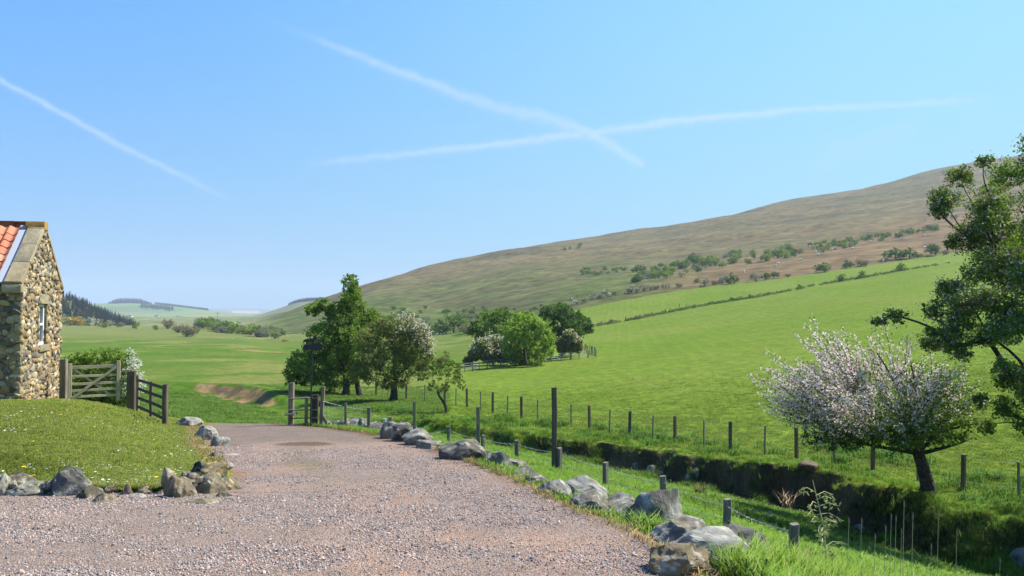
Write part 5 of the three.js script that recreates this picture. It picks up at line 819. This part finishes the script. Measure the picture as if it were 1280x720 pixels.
// meadow end and valley on the left
{
  for (const [k, x, y, h, l, w] of [['gorse', 88, 402, 18, 'bright yellow gorse bush at the foot of the dark wood', 1.3], ['gorse', 98, 403, 14, 'second bright yellow gorse bush by the thin pole', 1.1], ['gorse', 126, 406, 7, 'small gorse bush at the edge of the meadow', 1.6], ['white', 112, 403, 14, 'pale blossoming bush right of the gorse', 1.3], ['white', 137, 405, 9, 'white blossoming bush below the dark wood', 1.2], ['brown', 150, 409, 9, 'brown bush at the far edge of the meadow', 1.1], ['haw', 130, 409, 8, 'dark green bush before the white blossoming bush', 1], ['haw', 171, 411, 9, 'green bush in the middle of the meadow edge', 1.3], ['haw', 193, 413, 7, 'round green bush alone in the meadow', 1.2], ['grey', 105, 395, 14, 'grey bush on the slope behind the gorse', 1.3], ['grey', 119, 399, 12, 'greyish bush on the slope under the dark wood', 1.4], ['brown', 210, 411, 18, 'bare brownish tree at the meadow end', 0.7], ['brown', 233, 421, 22, 'tall thin bare tree with a pale trunk at the meadow end', 0.9], ['brown', 224, 416, 15, 'bare brownish tree between two others at the meadow end', 1], ['brown', 242, 418, 14, 'small bare tree right of the tall thin one', 1], ['gorse', 355, 427, 5, 'orange gorse patch beside the sandy track', 2.2], ['dark', 351, 420, 9, 'round dark bush beside the sandy track', 1.2]]) shrub(k, x, y, h, l, 'bushes at the end of the meadow', { name: 'meadow_bush', from: 120, w, p: x < 145 ? onGround(sight(x, y)[0] * (470 + (406 - y) * 6), 470 + (406 - y) * 6) : undefined });
  const up = polyf([[246, 412], [290, 418], [340, 424]]);
  for (let k = 0; k < 46; k++) { const x = 246 + 100 * sr(), y = up(x) - sr() * 6, q = sr(); const kk = q < 0.25 ? 'haw' : q < 0.55 ? 'grey' : q < 0.8 ? 'lime' : 'brown'; shrub(kk, x, y, 8 + 7 * sr(), `${{ haw: 'green', grey: 'grey green', brown: 'brownish', lime: 'light green' }[kk]} bush in the riverside thicket beyond the meadow`, 'riverside thicket', { name: 'thicket_bush', from: 150 }); }
  // conifers
  const cs = new Soup(), r = rng(5); for (let q = 0; q < 7; q++) { const y = q / 7, w = 0.26 * (1 - y) + 0.03; for (let k = 0; k < 13; k++) { const a = r() * 6.28, d = V(Math.cos(a), -0.35, Math.sin(a)).normalize(), sd = V(-Math.sin(a), 0.2 * (r() - 0.5), Math.cos(a)); cs.leaf(V(0, 0.12 + y * 0.85 + 0.05 * r(), 0), d, sd, w * (0.8 + 0.4 * r()), w * 0.75, 0.02, [0.022, 0.042, 0.02].map((v) => v * (0.7 + 0.7 * r()))); } }
  cs.tube([V(0, -0.05, 0), V(0, 0.9, 0)], [0.02, 0.005], 4, [0.05, 0.04, 0.03]); const cg = cs.build(true); cg.deleteAttribute('uv');
  const put = (n, name, label, fn) => { const im = new THREE.InstancedMesh(cg, M.leafFar, n), m = new THREE.Matrix4(); for (let k = 0; k < n; k++) { const [p, h, w] = fn(k); m.compose(p, new THREE.Quaternion().setFromAxisAngle(V(0, 1, 0), r() * 6.28), V(w, h, w)); im.setMatrixAt(k, m); } im.name = name; stuff(im, label, 'wood'); scene.add(im); };
  put(800, 'conifer_wood', 'dark conifer wood covering the left hill', () => { const x = 20 + 148 * r(), t = 0.42 + 0.6 * r(), p = woodedHill(x, t), h = 4.5 + 4 * r(); return [p.setX(p.x + (r() - 0.5) * 3), h, h * 0.9]; });
  put(700, 'hilltop_plantation', 'dark plantation on the crest of the distant hill', () => { const x = 136 + 51 * r(), p = distantHill(x, 0.9 + 0.11 * r()), h = (9 + 12 * r()) * Math.min(1, (x - 134) / 14, (189 - x) / 14) + 4; p.x += (r() - 0.5) * 8; return [p, h, 16]; });
  put(420, 'crest_plantation', 'thin plantation running along the falling crest of the distant hill', () => { const x = 195 + 66 * r(), p = distantHill(x, 0.95 + 0.06 * r()), h = 7 + 4 * r(); p.x += (r() - 0.5) * 8; return [p, h, 16]; });
  put(260, 'slope_wood', 'small wood on the face of the distant hill', () => { const x = 176 + 40 * r(), p = distantHill(x, 0.62 + 0.1 * r()), h = 10 + 6 * r(); p.x += (r() - 0.5) * 8; return [p, h, 15]; });
  put(420, 'ridge_plantation', 'plantation on the crest of the grey green ridge', () => { const x = 361 + 42 * r(), p = sideRidge(x, 0.94 + 0.07 * r()), h = (4 + 9 * r()) * (0.6 + 0.4 * Math.sin((x - 361) / 42 * 3.14)); p.x += (r() - 0.5) * 5; return [p, h, 11]; });
  // telegraph poles
  for (const [x, y, h, l] of [[97.5, 405, 21, 'thin pole beside the yellow gorse'], [262, 412, 17, 'thin telegraph pole standing in the riverside thicket'], [272, 391, 6, 'tiny far telegraph pole above the valley']]) { const p = x === 272 ? at(272, 397, 1500) : ground(x, y, 120), D = -p.z, H0 = (h * D) / FPX, t = thing('telegraph_pole', l, 'pole', p); mesh('pole', new Soup().tube([V(0, -0.3, 0), V(0, H0, 0)], [0.16 * D / 400, 0.13 * D / 400], 6).build(), M.woodGrey, t); const c = mesh('crossarm', new THREE.BoxGeometry(1.8 * D / 400, 0.22 * D / 400, 0.14), M.woodGrey, t); c.position.y = H0 * 0.94; }
  // white farmhouses far down the valley
  for (const [x, y, D, l] of [[162, 398, 1700, 'far white farmhouse below the dark wood'], [196, 400.5, 2000, 'far white cottage in the middle of the valley'], [222, 401.5, 2000, 'far white cottage near the bare trees']]) { const u = sight(x, y)[0], p = onGround(u * D, D), t = thing('farmhouse', l, 'house', p); const b = mesh('wall', new THREE.BoxGeometry(12, 6, 8), M.white, t); b.position.y = 2.5; const rf = mesh('roof', new THREE.CylinderGeometry(0.1, 5.4, 3.4, 4, 1), M.woodDark, t); rf.scale.set(1.5, 1, 1); rf.rotation.y = Math.PI / 4; rf.rotation.order = 'YXZ'; rf.scale.set(1.25, 1, 1.25); rf.position.y = 7.2; }
}
// sheep on the hill
{
  const s = new Soup(), sp = new THREE.SphereGeometry(1, 12, 9); s.geo(sp, place(0, 0.62, 0, 0, 0, 0, 0.6, 0.34, 0.32)); s.geo(sp, place(0.62, 0.78, 0, 0, 0, -0.5, 0.2, 0.13, 0.12)); for (const [x, z] of [[0.32, 0.14], [0.32, -0.14], [-0.32, 0.14], [-0.32, -0.14]]) s.tube([V(x, 0, z), V(x, 0.5, z)], [0.045, 0.06], 6); const g = s.build();
  const r = rng(17); for (const [x, y] of [[1156, 296], [1088, 303], [1023, 320], [1020, 316], [1156, 311], [1104, 328], [1040, 313], [973, 331], [970, 334], [1066, 312], [1128, 300], [1001, 326], [1012, 309], [930, 341]]) { const p = ground(x, y, 150), m = mesh('sheep', g, M.wool); m.position.copy(p); m.rotation.y = r() * 6; m.scale.setScalar(1.5); tag(m, 'white sheep grazing on the bracken slope of the hill', 'sheep', 'sheep on the hillside'); }
}
console.log('far things done');

// ---------------------------------------------------------------- grass and flowers
function blades(n, h, spread, r, lean = 0.5, wd = 0.006) {
  const P = [], I = [], N = []; for (let k = 0; k < n; k++) { const a = r() * 6.28, q = spread * Math.sqrt(r()), x = Math.cos(a) * q, z = Math.sin(a) * q, b = r() * 6.28, hh = h * (0.5 + 0.6 * r()), l = hh * lean * (0.3 + r()), dx = Math.cos(b) * l, dz = Math.sin(b) * l, w = wd * (0.7 + 0.6 * r()), wx = -Math.sin(b) * w, wz = Math.cos(b) * w, o = P.length / 3; P.push(x - wx, -0.02, z - wz, x + wx, -0.02, z + wz, x + dx * 0.3 - wx * 0.8, hh * 0.6, z + dz * 0.3 - wz * 0.8, x + dx * 0.3 + wx * 0.8, hh * 0.6, z + dz * 0.3 + wz * 0.8, x + dx, hh * (1 - 0.15 * lean), z + dz); I.push(o, o + 1, o + 2, o + 1, o + 3, o + 2, o + 2, o + 3, o + 4); const nv = V(Math.cos(b) * 0.45, 1, Math.sin(b) * 0.45).normalize(); for (let z = 0; z < 5; z++) N.push(nv.x, nv.y, nv.z); }
  const g = new THREE.BufferGeometry(); g.setAttribute('position', new THREE.Float32BufferAttribute(P, 3)); g.setAttribute('normal', new THREE.Float32BufferAttribute(N, 3)); g.setIndex(I); return g;
}
function scatter(name, label, geo, n, seed, pick, colors, size, mat = M.blade) {
  const r = rng(seed), im = new THREE.InstancedMesh(geo, mat, n), m = new THREE.Matrix4(), q = new THREE.Quaternion(), c = new THREE.Color(); let k = 0, tries = 0;
  while (k < n && tries++ < n * 30) { const p = pick(r); if (!p) continue; const [X, D, sc = 1, tint] = p; const s = (size[0] + (size[1] - size[0]) * r()) * sc; q.setFromEuler(new THREE.Euler((r() - 0.5) * 0.3, r() * 6.28, (r() - 0.5) * 0.3)); m.compose(V(X, H(X, D), -D), q, V(s, s * (0.8 + 0.4 * r()), s)); im.setMatrixAt(k, m); const t = tint ?? colors[Math.floor(r() * colors.length)], v = 0.8 + 0.4 * r(); c.setRGB(t[0] * v, t[1] * v, t[2] * v); im.setColorAt(k, c); k++; }
  im.count = k; im.name = name; im.castShadow = im.receiveShadow = true; stuff(im, label, 'grass'); scene.add(im); return im;
}
const br = rng(400);
const clearOfRocks = (X, D) => !ROCKS.some(([x, d, w]) => (X - x) ** 2 + (D - d) ** 2 < (w * 1.15 + 0.05) ** 2);
const BANKG = [[0.125, 0.245, 0.018], [0.15, 0.27, 0.024], [0.1, 0.21, 0.014], [0.19, 0.27, 0.04]];
scatter('bank_grass', 'long lush grass on the near bank beside the drive', blades(14, 0.24, 0.1, br, 0.7, 0.0055), 15000, 401, (r) => { const D = 5 + 20 * r() ** 1.3, e = 7.5 * r() ** 1.4, X = RIGHT(D) + 0.4 + e; if (X > 0.8 * D || !clearOfRocks(X, D) || insidePoly(PLAT, X, D)) return null; const st = streamAt(X, D); if (st.s > -1.2) return null; return [X, D, (0.55 + 0.55 * fbm(X / 0.9, D / 0.9, 1.9, 3)) * (1.15 - 0.06 * e) * (D < 9.5 ? 1.25 : 0.85)]; }, BANKG, [0.7, 1.25]);
scatter('tall_grass', 'tall bright seeding grass in the foreground of the near bank', blades(16, 0.42, 0.12, br, 0.6, 0.0055), 4200, 413, (r) => { const D = 5.6 + 4.2 * r(), X = lerp(2.2, 8.5, r()); if (X < RIGHT(D) + 0.7 || !clearOfRocks(X, D) || D > 7.4 + 0.32 * X + 1.2 * (fbm(X, 2.2, 1.3, 2) - 0.5)) return null; return [X, D, 0.55 + 0.6 * fbm(X / 0.7, D / 0.7, 8.9, 3)]; }, [[0.15, 0.27, 0.02], [0.19, 0.3, 0.035], [0.26, 0.3, 0.08], [0.13, 0.24, 0.016]], [0.6, 1.1]);
scatter('slope_grass', 'shorter grass on the slope down to the stream', blades(14, 0.12, 0.14, br, 0.8, 0.006), 26000, 402, (r) => { const D = 8 + 30 * r(), X = lerp(-5, 15, r()); if (insidePoly(PLAT, X, D)) return null; const st = streamAt(X, D); if (st.s > -0.5 || Math.abs(X) > 0.85 * D) return null; return [X, D, 0.7 + 0.7 * fbm(X / 1.5, D / 1.5, 1.9, 3)]; }, BANKG, [0.7, 1.3]);
scatter('lip_grass', 'tussocks overhanging the far bank of the stream', blades(26, 0.3, 0.16, br, 1.1, 0.007), 1500, 403, (r) => { const D = 14 + 28 * r(), X = lerp(-6, 18, r()), st = streamAt(X, D); if (st.s < 0.22 || st.s > 1.3) return null; return [X, D, 0.15 + 1.1 * fbm(X / 0.8, D / 0.8, 2.9, 3) ** 1.3]; }, BANKG, [0.6, 1.2]);
scatter('pasture_grass', 'grazed grass blades of the pasture', blades(12, 0.06, 0.2, br, 0.9, 0.008), 42000, 404, (r) => { const D = 19 + 56 * r() ** 1.4, X = D * lerp(-0.2, 0.75, r()), st = streamAt(X, D); if (st.s < 0.8 || r() > smooth(75, 40, D)) return null; return [X, D, 0.4 + 1.0 * fbm(X / 1.2, D / 1.2, 7.9, 3)]; }, [[0.16, 0.245, 0.026], [0.19, 0.262, 0.04], [0.14, 0.235, 0.022]], [0.7, 1.2]);
scatter('rough_tussocks', 'darker rough tussocks along the pasture fence', blades(30, 0.3, 0.26, br, 0.9, 0.01), 420, 405, (r) => { const D = 22 + 24 * r(), X = lerp(-8, 18, r()), st = streamAt(X, D); if (st.s < 1 || st.s > 5.5 || fbm(X / 1.6, D / 1.6, 3.7, 3) < 0.5) return null; return [X, D]; }, [[0.09, 0.19, 0.02], [0.075, 0.17, 0.018]], [0.7, 1.3]);
scatter('meadow_grass', 'meadow grass beyond the end of the drive', blades(12, 0.13, 0.22, br, 0.9, 0.009), 26000, 406, (r) => { const D = 26 + 44 * r(), X = D * lerp(-0.72, -0.08, r()); if (insidePoly(PLAT, X, D)) return null; const st = streamAt(X, D); if (Math.abs(st.s) < 1.6) return null; return [X, D, 0.5 + 0.9 * fbm(X / 1.6, D / 1.6, 7.1, 3)]; }, [[0.105, 0.22, 0.025], [0.13, 0.235, 0.03], [0.16, 0.23, 0.05]], [0.7, 1.3]);
scatter('lawn_grass', 'short grass blades of the lawn', blades(16, 0.032, 0.085, br, 0.9, 0.0035), 52000, 407, (r) => { const D = 10.8 + 14.5 * r() ** 1.25, X = lerp(-0.68 * D - 1, -4, r()); if (!inLawn(X, D) || LEFT(D) - X < 0.25) return null; return [X, D, 0.6 + 0.7 * fbm(X / 0.7, D / 0.7, 4.9, 3)]; }, [[0.215, 0.295, 0.034], [0.255, 0.305, 0.048], [0.185, 0.27, 0.026], [0.31, 0.31, 0.085]], [0.8, 1.3]);
scatter('dry_grass', 'dry straw-coloured grass along the stone edgings', blades(14, 0.09, 0.09, br, 1.2, 0.004), 1300, 408, (r) => { const D = 5.5 + 17 * r(), side = r() < 0.55; const X = side ? RIGHT(D) + (r() - 0.45) * 0.5 : D > 10.7 ? LEFT(D) - 0.4 * r() : -4 - 6 * r(); const DD = !side && D < 10.7 ? 10.6 + 0.3 * r() : D; return [X, DD]; }, [[0.4, 0.29, 0.13], [0.33, 0.23, 0.1], [0.22, 0.24, 0.06]], [0.6, 1.2]);
scatter('gully_grass', 'rank grass and weeds growing on the stream bank face', blades(20, 0.26, 0.16, br, 0.9, 0.008), 2600, 412, (r) => { const D = 13 + 26 * r(), X = lerp(-2, 18, r()), st = streamAt(X, D); if (st.s < -1.8 || st.s > 0.3 || fbm(X / 1.1, D / 1.1, 5.9, 3) < (X > 11 ? 0.36 : 0.53)) return null; return [X, D]; }, [[0.08, 0.17, 0.016], [0.1, 0.2, 0.02], [0.13, 0.19, 0.03]], [0.5, 1.1]);
// flowers of the lawn
const disc = (() => { const s = new THREE.CircleGeometry(1, 7); s.rotateX(-Math.PI / 2); s.translate(0, 1.5, 0); return s; })();
const petalM = std({ color: rgb(1, 1, 1), side: THREE.DoubleSide });
scatter('daisies', 'white daisies dotted over the lawn', disc, 900, 409, (r) => { const D = 11 + 13 * r() ** 1.2, X = lerp(-0.68 * D, -4.4, r()); if (!inLawn(X, D) || fbm(X / 1.3, D / 1.3, 2.1, 3) < 0.5) return null; return [X, D]; }, [[0.75, 0.75, 0.72]], [0.011, 0.02], petalM).userData.category = 'flowers';
scatter('dandelions', 'yellow dandelions dotted over the lawn', disc, 70, 410, (r) => { const D = 11 + 12 * r(), X = lerp(-0.68 * D, -4.4, r()); return inLawn(X, D) ? [X, D] : null; }, [[0.75, 0.55, 0.02]], [0.016, 0.03], petalM).userData.category = 'flowers';
scatter('buttercups', 'yellow flowers among the bank grass', disc, 130, 411, (r) => { const D = 7 + 12 * r(), X = RIGHT(D) + 0.4 + 3 * r(); return [X, D, 1]; }, [[0.7, 0.6, 0.05], [0.5, 0.5, 0.1]], [0.02, 0.035], petalM).userData.category = 'flowers';
// single seeding stems that stand above the foreground grass
{
  const r = rng(500), stemM = std({ color: rgb(0.46, 0.42, 0.2), side: THREE.DoubleSide });
  for (const [x, y0, y1] of [[1059, 705, 655], [1075, 708, 655], [1105, 706, 665], [1118, 700, 652], [1125, 712, 668], [1128, 690, 634], [1139, 702, 650], [1171, 712, 646], [1194, 716, 670], [1162, 700, 688], [1112, 690, 650], [1092, 712, 676], [1248, 719, 705]]) {
    const D = 8.2 + 1.4 * r(), top = at(x + 2, y1, D), b = onGround(at(x, y0, D).x, D), h = top.y - b.y, t = thing('grass_stem', 'tall single grass stem with a pale seed head above the bank grass', 'grass stem', b, 0, 'seeding grass stems on the near bank'), lx = top.x - b.x;
    mesh('stem', new Soup().tube([V(0, -0.05, 0), V(lx * 0.3, h * 0.5, 0), V(lx, h, 0)], [0.0035, 0.003, 0.002], 5).build(), stemM, t); const hd = mesh('seed_head', new THREE.SphereGeometry(1, 7, 6), M.wood, t); hd.scale.set(0.007, 0.045, 0.007); hd.position.set(lx, h + 0.03, 0);
  }
  // pale leafy weed with a branching stem
  const D = 8.4, b = onGround(at(1030, 700, D).x, D), top = at(1015, 600, D), h = top.y - b.y, t = thing('tall_weed', 'tall pale branching weed with drooping ferny leaves above the bank grass', 'plant', b), s = new Soup(), lf = new Soup(), d = V(), sd = V(); const line = [[0, -0.05], [0.02, h * 0.3], [0.0, h * 0.55], [-0.06, h * 0.8], [-0.11, h]].map(([x, y]) => V(x, y, 0)); s.tube(line, [0.009, 0.008, 0.007, 0.006, 0.003], 6);
  for (let k = 0; k < 22; k++) { const u = 0.12 + 0.8 * (k / 22), base = V(lerp(0.02, -0.1, u), h * u, 0), a = r() * 6.28, e = base.clone().add(V(Math.cos(a) * (0.12 + 0.16 * r()), 0.02 + 0.06 * r() - 0.05 * u, Math.sin(a) * 0.2)); s.tube([base, base.clone().lerp(e, 0.5).add(V(0, 0.04, 0)), e], [0.005, 0.004, 0.002], 4, [1, 1, 1], false); for (let q = 0; q < 9; q++) { const c = base.clone().lerp(e, 0.3 + 0.75 * (q / 9)); sphere(r, d); d.y -= 0.4; d.normalize(); sphere(r, sd); sd.addScaledVector(d, -sd.dot(d)).normalize(); lf.leaf(c, d, sd, 0.06, 0.026, 0.004, [0.25, 0.3, 0.1]); } }
  mesh('stem', s.build(), stemM, t); mesh('leaves', lf.build(true), M.leaf, t);
  // dead bracken tuft on the far bank of the gully
  const tb = ground(985, 640, 15); const tuft = mesh('dead_tuft', blades(60, 0.75, 0.22, rng(9), 0.7, 0.008), std({ color: rgb(0.4, 0.3, 0.16), side: THREE.DoubleSide })); tuft.position.copy(tb); tag(tuft, 'straw-coloured tuft of dead stalks in the gully', 'dead grass');
  const rt = ground(876, 622, 12), rush = mesh('dry_rush', blades(90, 0.5, 0.2, rng(12), 0.5, 0.006), std({ color: rgb(0.27, 0.2, 0.07), side: THREE.DoubleSide })); rush.position.copy(rt); tag(rush, 'rusty brown tuft of dry rushes on the slope behind the bank fence', 'dead grass');
}
scene.traverse((o) => { if (o.isMesh) o.castShadow = o.receiveShadow = true; });
renderer.render(scene, camera);
